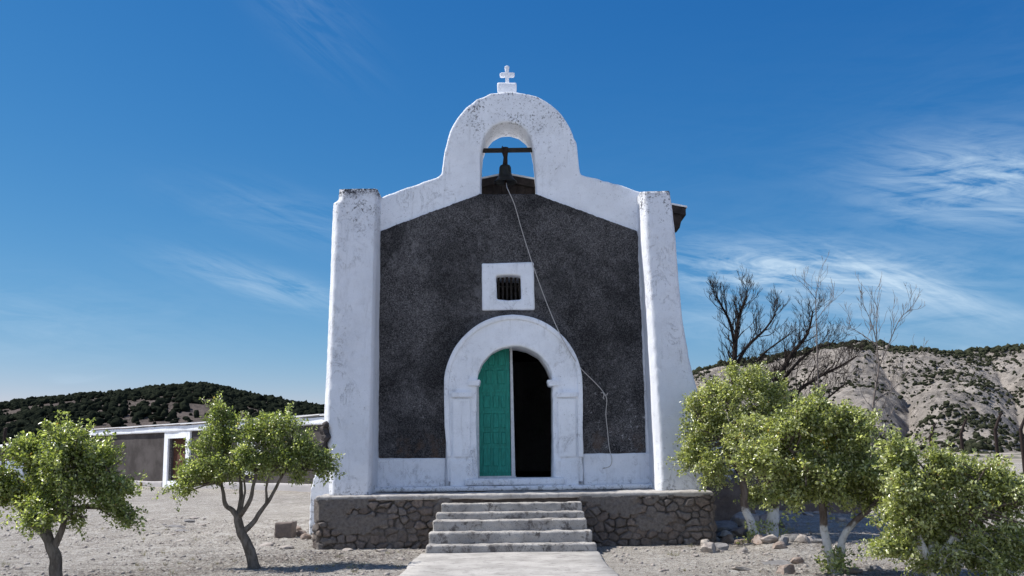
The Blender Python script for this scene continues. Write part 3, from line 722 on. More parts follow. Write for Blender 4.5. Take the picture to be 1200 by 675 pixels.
# bell beam and cross
a = P(560, 176.5, YF+.5); b = P(631, 176.5, YF+.5)
bm = box_bm(a.x-.05, b.x+.05, YF+.44, YF+.54, a.z-.045, a.z+.035); bmesh.ops.bevel(bm, geom=bm.edges[:], offset=.01, segments=2, affect='EDGES')
link('bell_beam', bm_mesh('bell_beam', bm), M['wood_dark'], church)
c0 = P(594.5, 106, YF+.45)
cz = P(594.5, 99.5, YF+.4).z
cr_base = rough_solid('cross_base', box_bm(c0.x-.20, c0.x+.19, YF+.25, YF+.65, P(594,112,YF+.4).z, cz), .02, .015, 5, M['white_clean'], church)
zt_ = P(594.5, 78, YF+.45).z; za = P(594.5, 88, YF+.45).z
cross_pts = [(-.045, cz-.02), (.045, cz-.02), (.035, za-.045), (.13, za-.05), (.155, za-.02), (.155, za+.03), (.12, za+.045), (.035, za+.04), (.05, zt_-.015), (0, zt_+.01), (-.05, zt_-.015), (-.035, za+.04), (-.12, za+.045), (-.155, za+.02), (-.15, za-.03), (-.12, za-.05), (-.035, za-.045)]
rough_solid('cross', curve_solid([(c0.x+x, z) for x, z in cross_pts], [], YF+.40, YF+.50), .010, .004, 12, M['white_clean'], church)

# ------------------------------------------------------------------ bell
def lathe(profile, cx, cy, seg=28, name='lathe'):
    V = []; Q = []
    for r, z in profile:
        for k in range(seg): V.append((cx+r*math.cos(2*math.pi*k/seg), cy+r*math.sin(2*math.pi*k/seg), z))
    for i in range(len(profile)-1):
        for k in range(seg): Q.append((i*seg+k, i*seg+(k+1) % seg, (i+1)*seg+(k+1) % seg, (i+1)*seg+k))
    return mesh_np(name, V, Q)
bx = P(592, 200, YF+.49).x; bzt = P(592, 193, YF+.49).z; bzb = P(592, 214, YF+.49).z; H = bzt-bzb
bell = thing('bell', 'dark bronze church bell hanging from the beam in the gable arch', 'bell', (bx, YF+.49, bzb))
prof = [(.0, bzt), (.045, bzt), (.10, bzt-.02), (.12, bzt-.06), (.13, bzb+H*.5), (.155, bzb+H*.30), (.195, bzb+H*.14), (.235, bzb+.02), (.24, bzb), (.22, bzb), (.15, bzb+H*.14), (.11, bzb+H*.35), (.09, bzb+H*.6), (.08, bzt-.06), (0, bzt-.04)]
link('bell_body', lathe(prof, bx, YF+.49, name='bell_body'), M['bronze'], bell, smooth=True)
mb = MB(); zbm = a.z
mb.tube([(bx, YF+.49, zbm+.05), (bx, YF+.49, zbm-.05), (bx+.01, YF+.49, (zbm+bzt)/2), (bx, YF+.49, bzt-.01)], [.075, .065, .042, .055], 10)
mb.tube([(bx-.05, YF+.42, zbm), (bx-.05, YF+.42, zbm+.055), (bx-.05, YF+.56, zbm+.055), (bx-.05, YF+.56, zbm)], .014, 6)
link('bell_hanger', mb.mesh('bell_hanger'), M['rust'], bell, smooth=True)
mb = MB(); mb.tube([(bx, YF+.49, bzt-.05), (bx+.01, YF+.49, bzb+.05), (bx+.01, YF+.49, bzb+.01), (bx+.01, YF+.49, bzb-.05)], [.012, .014, .035, .025], 8)
link('clapper', mb.mesh('clapper'), M['rust'], bell, smooth=True)

# rope from the bell down the front of the wall
pts = [tuple(Vector((bx+.02, YF+.45, bzb-.02))), tuple(P(594, 219, YF+.1)), tuple(P(596, 224, YF-.07)), tuple(P(603, 240, YF-.09)), tuple(P(611, 268, YF-.09)), tuple(P(621, 300, YF-.10)), tuple(P(632, 332, YF-.11)), tuple(P(645, 366, YF-.14)), tuple(P(657, 393, YF-.21)), tuple(P(668, 413, YF-.21)), tuple(P(681, 432, YF-.13)), tuple(P(695, 446, YF-.09)), tuple(P(706, 458, YF-.075)), tuple(P(711, 468, YF-.075)),
       tuple(P(710, 485, YF-.07)), tuple(P(712, 505, YF-.07)), tuple(P(714, 525, YF-.08)), tuple(P(717, 538, YF-.10)), tuple(P(715, 546, YF-.12)), tuple(P(707, 549, YF-.12)), tuple(P(709, 548, YF-.13))]
mb = MB(); mb.tube(smooth_pts(pts, 6), .0085, 6)
kp = P(708, 463, YF-.08)
for k in range(3):
    ang = k*2.1; mb.tube([kp, kp+Vector((.05*math.cos(ang), -.02, .06*math.sin(ang))), kp+Vector((.075*math.cos(ang+.5), -.01, .08*math.sin(ang+.5)))], .009, 5)
tag(link('bell_rope', mb.mesh('bell_rope'), M['rope'], smooth=True), 'thin pale bell rope slung down the dark front wall to the right of the door', 'rope')

# ------------------------------------------------------------------ stone platform
PX0, PX1, PY0 = P(371, 600, 18.5).x, P(836, 600, 18.5).x, 18.5
plat = thing('stone_platform', 'raised rubble stone platform with cement top under the church', 'platform', (0, PY0, 0))
bm = box_bm(PX0-.02, PX1+.01, PY0-.06, 20.9, .83, .925)
rough_solid('cement_top', bm, .03, .018, 1.6, M['cap'], plat, .010, 8, seed=2)
def rubble(width, z0, z1, seed, smoothfn, sx=.20, sz=.12):
    rs = np.random.default_rng(seed); st = .012
    us = np.arange(0, width+st, st); zs = np.arange(z0, z1+st, st); U, Z = np.meshgrid(us, zs)
    gx = np.arange(-.3, width+.3, sx); gzz = np.arange(z0-.2, z1+.2, sz)
    S = np.array([(x+rs.uniform(-.5, .5)*sx+(j % 2)*sx*.5, z+rs.uniform(-.35, .35)*sz) for j, z in enumerate(gzz) for x in gx])
    W = .8+.5*rs.random(len(S))
    Uw = U+.03*fbm(U*9, Z*9, 3); Zw = Z+.03*fbm(U*9+40, Z*9, 3)
    d = np.sqrt(((Uw.ravel()[:, None]-S[None, :, 0])/1.35)**2+(Zw.ravel()[:, None]-S[None, :, 1])**2)/W
    idx = np.argsort(d, 1)[:, :2]; r_ = np.arange(len(idx)); f1 = d[r_, idx[:, 0]]; f2 = d[r_, idx[:, 1]]
    edge = np.clip((f2-f1)/.035, 0, 1).reshape(U.shape); sid = idx[:, 0].reshape(U.shape)
    tone = rs.random(len(S)); warm = rs.random(len(S)); prot = rs.uniform(.2, 1, len(S))
    plaster = smoothfn(U, Z)                                    # 1 where mortar covers the stones
    disp = .085*edge**.35*prot[sid]*(1-plaster) + plaster*.060 + .030*fbm(U*10, Z*10, 4)
    col = np.empty(U.shape+(3,))
    base = np.array([.235, .20, .18])[None, None]*(.72+.50*tone[sid])[..., None]; base = base*(1+np.array([.12, 0, -.10])*(warm[sid]-.4)[..., None])
    joint = np.array([.10, .088, .080]); mort = np.array([.225, .200, .182])
    e = (edge > .45).astype(float)[..., None]; col = base*e+joint*(1-e)
    jm = sstep(.30, .62, fbm(U*4+7, Z*5, 4)*1.5+.5)[..., None]; col = base*e+(joint*jm+mort*.8*(1-jm))*(1-e); disp = disp - .02*(1-edge)*jm[..., 0]*(1-plaster)
    col = col*(1-plaster[..., None])+mort*plaster[..., None]
    return U, Z, disp, col
def rubble_wall(name, p0, p1, z0, z1, seed, smoothfn, parent, depth=.3):
    a = Vector(p0); b = Vector(p1); w = (b-a).length; t = (b-a)/w; n = Vector((t.y, -t.x))     # outward
    U, Z, D, Cc = rubble(w, z0, z1, seed, smoothfn)
    edge = np.minimum(1, np.minimum(U, w-U)/.05)
    X = a.x+t.x*np.clip(U, 0, w)+n.x*D*edge; Y = a.y+t.y*np.clip(U, 0, w)+n.y*D*edge
    ny, nx = U.shape; V = np.stack([X.ravel(), Y.ravel(), Z.ravel()], 1)
    i = np.arange((nx-1)*(ny-1)); r = i//(nx-1); c = i % (nx-1); q = r*nx+c
    me = mesh_np(name, V, np.stack([q, q+1, q+nx+1, q+nx], 1))
    ca = me.color_attributes.new('tint', 'FLOAT_COLOR', 'POINT'); C4 = np.ones((len(V), 4), dtype=np.float32); C4[:, :3] = Cc.reshape(-1, 3); ca.data.foreach_set('color', C4.ravel())
    return link(name, me, M['stone'], parent, smooth=True)
fl = lambda U, Z: np.clip(sstep(.54, .66, fbm(U*1.6+3, Z*3, 4)*1.6+.44 + .35*sstep(1.2, .2, U) + .55*(Z-.45)) , 0, 1)
fr = lambda U, Z: np.clip(sstep(.54, .66, fbm((U+1)*1.8, Z*3, 4)*1.6+.38 + .4*(Z-.42) + .25*sstep(.3, .9, U)*sstep(1.7, 1.1, U)), 0, 1)
rubble_wall('rubble_face', (PX0, PY0), (-1.1, PY0), -.12, .86, 4, fl, plat)
rubble_wall('rubble_face', (1.1, PY0), (PX1, PY0), -.12, .86, 9, fr, plat)
rubble_wall('rubble_face', (PX1, PY0), (PX1, 20.9), -.12, .86, 12, fr, plat)
rubble_wall('rubble_face', (PX0, 20.9), (PX0, PY0), -.12, .86, 14, fl, plat)
link('rubble_core', bm_mesh('core', box_bm(PX0+.03, PX1-.03, PY0+.03, 20.88, -.2, .84)), M['adobe'], plat)

# ------------------------------------------------------------------ steps and path
stairs = thing('steps', 'flight of five worn concrete steps climbing to the church platform', 'steps', (0, 17.2, 0))
spec = [(517, 682, 589.5, 599.5, 18.14), (511, 685, 600, 608.5, 17.88), (507, 688, 609, 621.5, 17.60), (502, 694, 623, 636.5, 17.30), (499, 699, 638, 648, 16.98)]
zs_ = [P(600, s_[2]+0, s_[4]).z for s_ in spec]
for i, (x0, x1, yt, yb_, Ys) in enumerate(spec):
    xa = P(x0, yt, Ys).x; xb = P(x1, yt, Ys).x; zt2 = zs_[i]
    yback = (18.44 if i == 0 else spec[i-1][4]+.06)
    zbt = -.06
    bm = box_bm(xa, xb, Ys, yback, zbt, zt2)
    rough_solid('step', bm, .022, .012, 2.4, M['concrete'], stairs, .010, 9, chip=.010, seed=i*2.3)
pw0, pw1 = P(492, 650, 16.95).x, P(700, 646, 16.95).x
bm = bmesh.new(); rows = []
ysx = np.linspace(16.96, 3.0, 140)
rl = random.Random(5)
for yy in ysx:
    e0 = pw0-.02+.02*math.sin(yy*3.1)+rl.uniform(-.012, .012); e1 = pw1+.01+.02*math.sin(yy*2.3+1)+rl.uniform(-.012, .012)
    rows.append([bm.verts.new((e0-.01, yy, -.10)), bm.verts.new((e0, yy, .028)), bm.verts.new((e0+.03, yy, .050))] + [bm.verts.new((e0+(e1-e0)*k/10, yy, .052+.004*math.sin(k+yy*2))) for k in range(1, 10)] + [bm.verts.new((e1-.03, yy, .050)), bm.verts.new((e1, yy, .028)), bm.verts.new((e1+.01, yy, -.10))])
for a_, b_ in zip(rows, rows[1:]):
    for k in range(len(a_)-1): bm.faces.new((a_[k], a_[k+1], b_[k+1], b_[k]))
tag(link('path', bm_mesh('path', bm), M['path'], smooth=True), kind='structure')

# ------------------------------------------------------------------ rocks and stones
def put_rock(seed, x, y, sx, sy, sz, mat, label, group, rot=None, name='stone', sub=3, sink=.3):
    me = rock_mesh(seed, sx, sy, sz, sub)
    o = link(name, me, M[mat], None, smooth=False)
    o.location = (x, y, gz(x, y)+sz*(1-2*sink)*.8); o.rotation_euler = (random.uniform(-.2, .2), random.uniform(-.2, .2), rot if rot is not None else random.uniform(0, 6.28))
    return tag(o, label, 'stone' if name != 'adobe_block' else 'block', group)
def gp(px, py):
    q = G(px, py)
    for _ in range(4): q = G(px, py, gz(q.x, q.y))
    return q.x, q.y
# kerb of stones below the limewashed trunks
ORD = ['first','second','third','fourth','fifth','sixth','seventh','eighth','ninth','tenth','eleventh','twelfth','thirteenth','fourteenth','fifteenth','sixteenth','seventeenth','eighteenth','nineteenth','twentieth']
TONE = {'rock_pale': 'pale', 'rock_brown': 'brown', 'rock_grey': 'grey'}
ring = [(826,640),(836,634),(845,645),(853,636),(858,629),(868,638),(871,648),(883,634),(890,644),(897,636),(903,645),(912,640),(922,634),(930,642),(938,636),(948,645),(845,630),(878,628),(832,647),(918,646)]
for i, (px, py) in enumerate(sorted(ring)):
    x, y = gp(px, py); s_ = random.uniform(.085, .155)
    put_rock(i+1, x, y, s_*1.25, s_, s_*.8, (mt := random.choice(['rock_pale', 'rock_pale', 'rock_brown', 'rock_grey'])), 'small %s stone, %s from the left in the kerb around the limewashed trunks' % (TONE[mt], ORD[i]), 'stones laid around the limewashed trunks')
# rubble heap at the right corner of the church
heap = [(846,603,.30,'rock_grey','large grey boulder against the right end of the platform'), (878,599,.34,'rock_pale','large pale boulder leaning behind the limewashed trunk'),
         (848,586,.20,'rock_brown','brown boulder wedged behind the large grey one at the platform end'), (863,597,.17,'rock_grey','dark grey stone between the two largest boulders'), (884,614,.13,'rock_pale','pale cobble before the leaning trunk'), (911,607,.15,'rock_grey','grey cobble right of the second limewashed trunk'), (842,617,.13,'rock_pale','pale cobble below the large grey boulder'),
        (900,598,.22,'rock_brown','reddish brown boulder between the two limewashed trunks'), (861,612,.20,'rock_brown','brown stone in front of the pale boulder by the church corner'),
        (870,588,.22,'rock_pale','pale slab on top of the boulder heap by the church corner'), (893,607,.16,'rock_pale','small pale stone at the foot of the reddish boulder')]
for i, (px, py, s_, mt, lb) in enumerate(heap):
    x = P(px, py, 20.3).x; y = 19.2+(628-py)*.045
    put_rock(40+i, x, y, s_*1.15, s_, s_*.75, mt, lb, 'boulders heaped by the right corner of the church', name='boulder', sink=.2)
x, y = gp(821, 628); put_rock(51, x, y, .13, .11, .12, 'rock_brown', 'round brown stone standing alone before the right end of the platform', None)
for i, (px, py, sx, sz, mt, lb) in enumerate([(741,636,.12,.05,'rock_pale','flat pale stone lying nearest the steps below the platform'), (757,637,.20,.10,'rock_brown','largest rust brown stone below the right platform wall'),
        (775,634,.17,.06,'rock_pale','low pale stone lying third from the steps along the platform wall'), (790,636,.14,.05,'rock_pale','low pale stone at the right end of the row below the platform'),
        (868,668,.19,.035,'rock_pale','flat pale slab lying alone in the dust right of the path'), (913,662,.24,.05,'rock_grey','thin dark slab lying in front of the stone kerb'),
        (933,660,.12,.08,'rock_brown','rounded brown stone beside the thin dark slab'), (922,672,.19,.09,'rock_brown','brown stone at the bottom edge below the thin dark slab'),
        (814,652,.08,.03,'rock_pale','tiny stone alone on bare ground near the platform corner'), (1000,672,.15,.07,'rock_brown','reddish stone at the foot of the forked limewashed tree'),
        (1025,669,.14,.07,'rock_grey','grey stone right of the reddish stone under the bushy tree'), (960,645,.22,.05,'rock_grey','flat grey stone in the shade left of the forked tree'),
        (985,611,.16,.08,'rock_pale','pale stone on the sunny ground behind the forked tree'), (1050,616,.2,.08,'rock_pale','pale stone on the sunny ground behind the bushy tree')]):
    x, y = gp(px, py); put_rock(70+i, x, y, sx, sx*.7, sz, mt, lb, None, rot=random.uniform(-.4, .4))
for i, (px, py) in enumerate([(902,603),(912,604),(922,603),(934,602),(946,604),(957,602),(968,603)]):
    x, y = gp(px, py); s_ = random.uniform(.08, .13); put_rock(90+i, x, y, s_*1.3, s_, s_*.6, 'rock_pale', 'pale stone, %s from the church in the row along the shaded low wall' % ORD[i], 'stones along the shaded low wall')
# left: fallen adobe block with rubble, and flat outcrop stones
x, y = gp(331, 631)
ab = rough_solid('adobe_block', box_bm(x-.16, x+.19, y-.02, y+.45, -.05, .30), .02, .02, 4, M['adobe'], None, .01, 14)
tag(ab, 'brown adobe block lying on the ground left of the platform', 'block')
for i, (px, py, s_, lb) in enumerate([(353,628,.13,'upper brown stone beside the fallen adobe block'), (359,632,.12,'lower brown stone against the platform corner'), (349,622,.11,'small stone tucked behind the fallen adobe block'), (336,643,.17,'flat pale slab lying in front of the fallen adobe block')]):
    x, y = gp(px, py); put_rock(110+i, x, y, s_, s_*.8, s_*(.9 if i < 3 else .3), 'rock_brown' if i < 3 else 'rock_pale', lb, None)
spots = [(190,616),(205,620),(214,624),(222,613),(184,626),(199,628),(236,618),(176,610),(212,632),(243,627),(400,633),(430,641),(446,646),(408,645),(470,636),(313,640),(162,618),(228,608)]
for i, (px, py) in enumerate(sorted(spots)):
    x, y = gp(px, py); s_ = random.uniform(.08, .17); put_rock(130+i, x, y, s_*1.4, s_, s_*.32, (mt := random.choice(['rock_pale', 'rock_pale', 'rock_grey'])), 'flat %s stone half buried in the yard, %s from the left' % (TONE[mt], ORD[i]), 'half buried stones in the dusty yard')
# gravel
def gravel():
    v0, f0 = ICO1; n = 16000; y = 12+RNG.random(n)**.8*16; x = RNG.uniform(-.62, .62, n)*y
    ok = ~((np.abs(x+.03) < 1.5) & (y < 18.6)) & ~((x > PX0-.1) & (x < PX1+.1) & (y > 18.35)); x = x[ok]; y = y[ok]
    dn = fbm(x*.8+3, y*.8, 3); ok = RNG.random(len(x)) < np.clip(.45+dn*2.2, .08, 1); x = x[ok]; y = y[ok]; n = len(x)
    s_ = .008+.035*RNG.random(n)**4; V = v0[None]*(.7+.6*RNG.random((n, len(v0), 1)))*s_[:, None, None]*(.7+.6*RNG.random((n, 1, 3))); V[:, :, 2] *= .65
    V += np.stack([x, y, ground_h(x, y)+.006], 1)[:, None]
    F_ = (f0[None]+(np.arange(n)*len(v0))[:, None, None]).reshape(-1, 3)
    tag(link('gravel', mesh_np('gravel', V.reshape(-1, 3), F_), M['rock_pale']), 'loose gravel and pebbles scattered over the dusty yard', 'gravel', kind='stuff')
gravel()
def litter():
    n = 9000; cs = [G(330, 658), G(120, 680), G(905, 640), G(1010, 668), G(1100, 680), G(420, 655)]
    V = []; 
    c = RNG.integers(0, len(cs), n); ox = RNG.normal(0, 1.1, n); oy = RNG.normal(0, .9, n)
    x = np.array([q.x for q in cs])[c]+ox; y = np.array([q.y for q in cs])[c]+oy
    ok = ~((np.abs(x+.03) < 1.5) & (y < 18.6)) & ~((x > PX0-.1) & (x < PX1+.1) & (y > 18.35)); x = x[ok]; y = y[ok]; n = len(x)
    an = RNG.uniform(0, 6.28, n); L_ = .015+.025*RNG.random(n); z = ground_h(x, y)+.018
    dx = np.cos(an)*L_; dy = np.sin(an)*L_
    q = np.stack([np.stack([x-dx, y-dy, z], 1), np.stack([x-dy*.4, y+dx*.4, z+.01*RNG.random(n)], 1), np.stack([x+dx, y+dy, z+.01*RNG.random(n)], 1), np.stack([x+dy*.4, y-dx*.4, z], 1)], 1)
    tag(link('leaf_litter', mesh_np('leaf_litter', q.reshape(-1, 3), np.arange(n*4).reshape(-1, 4)), M['bark_pale']), 'dry fallen leaves scattered beneath the small trees', 'leaves', kind='stuff')
litter()
def dry_tufts():
    n = 520; y = 12.5+RNG.random(n)**.8*13; x = RNG.uniform(-.55, .55, n)*y
    ok = ~((np.abs(x+.03) < 1.6) & (y < 18.6)) & ~((x > PX0-.15) & (x < PX1+.15) & (y > 18.3)) & (RNG.random(n) < np.clip(.25+2.4*fbm(x*.6+60, y*.6, 3), .02, 1)); x = x[ok]; y = y[ok]
    V = []; h0 = ground_h(x, y)
    for xx, yy, zz in zip(x, y, h0):
        s_ = random.uniform(.03, .09)
        for k in range(14):
            a_ = random.uniform(0, 6.28); o_ = random.uniform(0, s_*.7); lean = random.uniform(.2, 1.0)*s_; bx_ = xx+o_*math.cos(a_); by_ = yy+o_*math.sin(a_); w_ = .0035
            t_ = (bx_+lean*math.cos(a_), by_+lean*math.sin(a_), zz+s_*random.uniform(.5, 1.3))
            V += [(bx_-w_, by_, zz), (bx_+w_, by_, zz), t_]
    tag(link('dry_grass', mesh_np('dry_grass', V, np.arange(len(V)).reshape(-1, 3)), M['straw']), 'sparse dry grass tufts dotted over the dusty yard', 'grass', kind='stuff')
dry_tufts()

# ------------------------------------------------------------------ leafy trees
def leaves_mesh(name, centers, n_per, spread, lmin, lmax, outward=None, seed=1):
    rg = np.random.default_rng(seed); C_ = np.repeat(centers, n_per, 0); n0 = len(C_); spread = np.full((n0, 1), spread)
    cl_ids = np.repeat(rg.random(len(centers)), n_per)
    if outward is not None and len(outward):
        C2 = np.repeat(outward, 6, 0); C_ = np.concatenate([C_, C2]); spread = np.concatenate([spread, np.full((len(C2), 1), .035)]); cl_ids = np.concatenate([cl_ids, np.repeat(rg.random(len(outward)), 6)])
    n = len(C_)
    off = rg.normal(0, 1, (n, 3)); off /= np.linalg.norm(off, axis=1)[:, None]; pos = C_+off*(spread*rg.random((n, 1))**.6)
    ax = off + rg.normal(0, .55, (n, 3)); ax[:, 2] += .05; ax /= np.linalg.norm(ax, axis=1)[:, None]
    nm = rg.normal(0, .75, (n, 3)); nm[:, 2] += .8; nm[:, 0] -= .45; nm[:, 1] -= .25
    side = np.cross(ax, nm); side /= np.linalg.norm(side, axis=1)[:, None]+1e-9; up = np.cross(side, ax)
    Ln = (lmin+(lmax-lmin)*rg.random(n))[:, None]; Wd = Ln*(.24+.1*rg.random((n, 1)))
    b = pos; m1 = pos+ax*Ln*.5+side*Wd+up*Wd*.35; t = pos+ax*Ln-up*Ln*.12; m2 = pos+ax*Ln*.5-side*Wd+up*Wd*.35
    V = np.stack([b, m1, t, m2], 1).reshape(-1, 3); i = np.arange(n)*4
    Fc = np.concatenate([np.stack([i, i+1, i+2], 1), np.stack([i, i+2, i+3], 1)], 0)
    me = mesh_np(name, V, Fc)
    at = me.attributes.new('rnd', 'FLOAT', 'POINT'); clump = cl_ids
    at.data.foreach_set('value', np.repeat(np.clip(.45*clump+.6*rg.random(n), 0, 1), 4).astype(np.float32))
    return me
def leafy_tree(name, label, base, stems, lobes, n_tw, n_per, leaf_mat, bark, seed, lsize=(.05, .085), group='small leafy trees in the church yard', hang=0.0, sprouts=0):
    """stems: list of (points, r0, r1); lobes: list of (centre, radii)"""
    rs = random.Random(seed); rg = np.random.default_rng(seed)
    t = thing(name, label, 'tree', base, group)
    mb = MB()
    ends = []
    for pts, r0, r1 in stems:
        sp = smooth_pts([tuple(p) for p in pts], 7); n = len(sp)
        sp = [p + Vector((mnoise.noise(p*6+Vector((seed,0,0))), mnoise.noise(p*6+Vector((0,seed,0))), 0))*.018 for p in sp]
        rad = [(r0+(r1-r0)*(i/(n-1))**.8)*(1+.10*mnoise.noise(p*9)) for i, p in enumerate(sp)]
        if pts[0] is stems[0][0][0]: rad[0] *= 1.35; rad[1] *= 1.18
        mb.tube(sp, rad, 10)
        for i, p in enumerate(sp[len(sp)//3:]): ends.append((p, rad[len(sp)//3+i]))
    lobes = [(c, tuple(q*.97 for q in r_)) for c, r_ in lobes]; n_tw = int(n_tw*1.05); n_per = int(n_per*1.12); lsize = (lsize[0]*.72, lsize[1]*.72)
    sub = []
    for c, r_ in lobes:           # each bough breaks up into smaller tufts of foliage
        sub.append((c, tuple(q*.78 for q in r_)))
        for j in range(9):
            d = rg.normal(0, 1, 3); d[2] = d[2]*.8+.15; d /= np.linalg.norm(d); k_ = rg.uniform(.24, .42)
            sub.append((tuple(np.array(c)+d*np.array(r_)*rg.uniform(.55, 1.0)), tuple(q*k_ for q in r_)))
    big = lobes; lobes = sub
    vol = np.array([l[1][0]*l[1][1]*l[1][2] for l in lobes])**.72; vol /= vol.sum()
    cen = []
    while len(cen) < n_tw:
        k = rg.choice(len(lobes), p=vol); c, r_ = lobes[k]
        d = rg.normal(0, 1, 3); d /= np.linalg.norm(d)
        q = np.array(c) + d*np.array(r_)*(.42+.58*rg.random()**.55)*(1+.22*mnoise.noise(Vector(d)*2.2+Vector(c)*3))
        # leave gaps in the crown
        if mnoise.noise(Vector(q)*3.2+Vector((seed, 0, 0))) < -.04: continue
        if q[2] < .25: continue
        cen.append(q)
    cen = np.array(cen)
    mid_ = cen.mean(0); sprig = []
    far = np.linalg.norm((cen-mid_)/cen.std(0), axis=1); idx = rg.choice(len(cen), size=min(len(cen), int(len(cen)*.16)), replace=False, p=(far**3)/(far**3).sum())
    for i_ in idx:
        d = cen[i_]-mid_; d /= np.linalg.norm(d)+1e-9; d = d+rg.normal(0, .45, 3); d[2] += .15; d /= np.linalg.norm(d); ln = rg.uniform(.12, .34)
        pts_ = [cen[i_]+d*ln*k/6 + np.array([0, 0, -.05*(k/6)**2]) for k in range(7)]
        sprig += pts_[1:]; mb.tube([Vector(q) for q in pts_], [.004, .004, .003, .003, .003, .002, .002], 3)
    sprig = np.array(sprig)
    # limbs into the lobes and twigs to the leaf tufts
    E = [(Vector(p), r_) for p, r_ in ends]
    nodes = []
    for c, r_ in big:
        for j in range(3):
            tgt = Vector(c)+Vector([rs.uniform(-.6, .6)*q for q in r_]); 
            s0 = min(E, key=lambda e: (e[0]-tgt).length+rs.uniform(0, .15))
            mid = s0[0].lerp(tgt, .5)+Vector((rs.uniform(-.08, .08), rs.uniform(-.08, .08), rs.uniform(-.02, .10)))
            sp = smooth_pts([tuple(s0[0]), tuple(mid), tuple(tgt)], 6); n = len(sp); r0 = min(s0[1]*.75, .035)
            mb.tube(sp, [r0+(.008-r0)*i/(n-1) for i in range(n)], 6); nodes += sp[2:]
    NA = np.array([tuple(p) for p in nodes] + [tuple(e[0]) for e in E])
    for i in range(0, len(cen), 2):
        d = np.linalg.norm(NA-cen[i], axis=1); j = int(np.argmin(d))
        if d[j] > .75: continue
        a = Vector(NA[j]); b = Vector(cen[i]); m_ = a.lerp(b, .5)+Vector((rs.uniform(-.04, .04), rs.uniform(-.04, .04), rs.uniform(-.05, .03)))
        mb.tube([a, m_, b], [.007, .005, .003], 4)
    link('trunk', mb.mesh('trunk'), M[bark], t, smooth=True)
    # leaves also along the lobes' drooping edges
    me = leaves_mesh('crown', cen, n_per, .105, *lsize, outward=sprig, seed=seed)
    link('crown', me, M[leaf_mat], t)
    if sprouts:
        b0 = np.array(base)[None]+np.stack([rg.normal(0, .12, sprouts), rg.normal(0, .10, sprouts), rg.random(sprouts)*.30+.03], 1)
        link('sprouts', leaves_mesh('sprouts', b0, 10, .06, .04, .07, seed=seed+5), M[leaf_mat], t)
    return t
def T(px, py, Y, dy=0):
    q = P(px, py, Y); return Vector((q.x, Y+dy, q.z))
def lobe(px, py, Y, rx, ry=None, rz_=None, dy=0):
    k = Y/F; q = P(px, py, Y+dy); return ((q.x, Y+dy, q.z), (rx*k, (ry if ry else rx)*k, (rz_ if rz_ else rx)*k))

# far left tree (trunk leaves the bottom of the frame)
Y = 12.6; b0 = Vector((P(64, 680, Y).x, Y, gz(P(64, 680, Y).x, Y)-.03))
leafy_tree('leafy_tree', 'green bushy tree cut by the left edge of the picture', b0,
    [([b0, T(66, 660, Y), T(60, 640, Y), T(52, 622, Y, .05)], .085, .055), ([T(60, 640, Y), T(44, 618, Y), T(22, 600, Y, .1), T(5, 585, Y, .1)], .05, .022), ([T(62, 645, Y), T(72, 622, Y), T(82, 590, Y, -.1), T(92, 560, Y, -.1)], .052, .02), ([T(54, 625, Y, .05), T(52, 590, Y, .1), T(50, 555, Y, .1)], .045, .018)],
    [lobe(30, 558, Y, 42, 40, 42), lobe(88, 550, Y, 46, 44, 42, -.1), lobe(60, 525, Y, 38, 34, 24), lobe(125, 572, Y, 34, 32, 32, .05), lobe(60, 585, Y, 54, 46, 28, -.05), lobe(-8, 580, Y, 36, 34, 36, .1), lobe(110, 535, Y, 30, 30, 22, .1), lobe(20, 530, Y, 26, 26, 16), lobe(140, 600, Y, 16, 16, 14), lobe(132, 545, Y, 22, 20, 18), lobe(95, 605, Y, 22, 20, 12)],
    1050, 22, 'leaf', 'bark', 21, (.045, .08))
# second left tree, before the long house
Y = 15.7; b0 = Vector((P(299, 655, Y).x, Y, gz(P(299, 655, Y).x, Y)-.02))
leafy_tree('leafy_tree', 'open spreading tree standing in front of the long house', b0,
    [([b0, T(290, 638, Y), T(282, 622, Y), T(278, 605, Y)], .085, .06), ([T(279, 608, Y), T(272, 598, Y), T(264, 592, Y), T(262, 578, Y), T(255, 560, Y, .1)], .05, .02), ([T(278, 606, Y), T(280, 590, Y, .1), T(279, 565, Y, .15), T(276, 545, Y, .15)], .045, .018),
     ([T(280, 606, Y), T(292, 592, Y, -.1), T(299, 570, Y, -.12), T(303, 548, Y, -.12)], .045, .018), ([T(287, 622, Y), T(298, 610, Y, .05), T(307, 596, Y, .05), T(316, 583, Y, .05), T(325, 565, Y, .1), T(333, 550, Y, .1)], .045, .016), ([T(311, 590, Y, .05), T(312, 572, Y), T(317, 555, Y, -.1)], .025, .012), ([T(284, 596, Y), T(286, 578, Y), T(287, 555, Y)], .022, .012)],
    [lobe(249, 526, Y, 28, 28, 25), lobe(285, 515, Y, 38, 34, 32, .1), lobe(330, 522, Y, 36, 30, 28), lobe(270, 542, Y, 38, 34, 20, -.15), lobe(315, 540, Y, 30, 30, 20, .2), lobe(363, 540, Y, 24, 22, 22), lobe(226, 552, Y, 13, 13, 15), lobe(255, 490, Y, 20, 18, 13, .1), lobe(335, 497, Y, 26, 20, 12), lobe(208, 577, Y, 9, 9, 10), lobe(222, 566, Y, 14, 12, 12), lobe(378, 553, Y, 11, 11, 13), lobe(245, 555, Y, 22, 18, 14), lobe(290, 535, Y, 26, 24, 18, -.1), lobe(305, 512, Y, 22, 20, 18), lobe(345, 545, Y, 22, 20, 14)],
    1150, 19, 'leaf', 'bark', 22, (.045, .075))
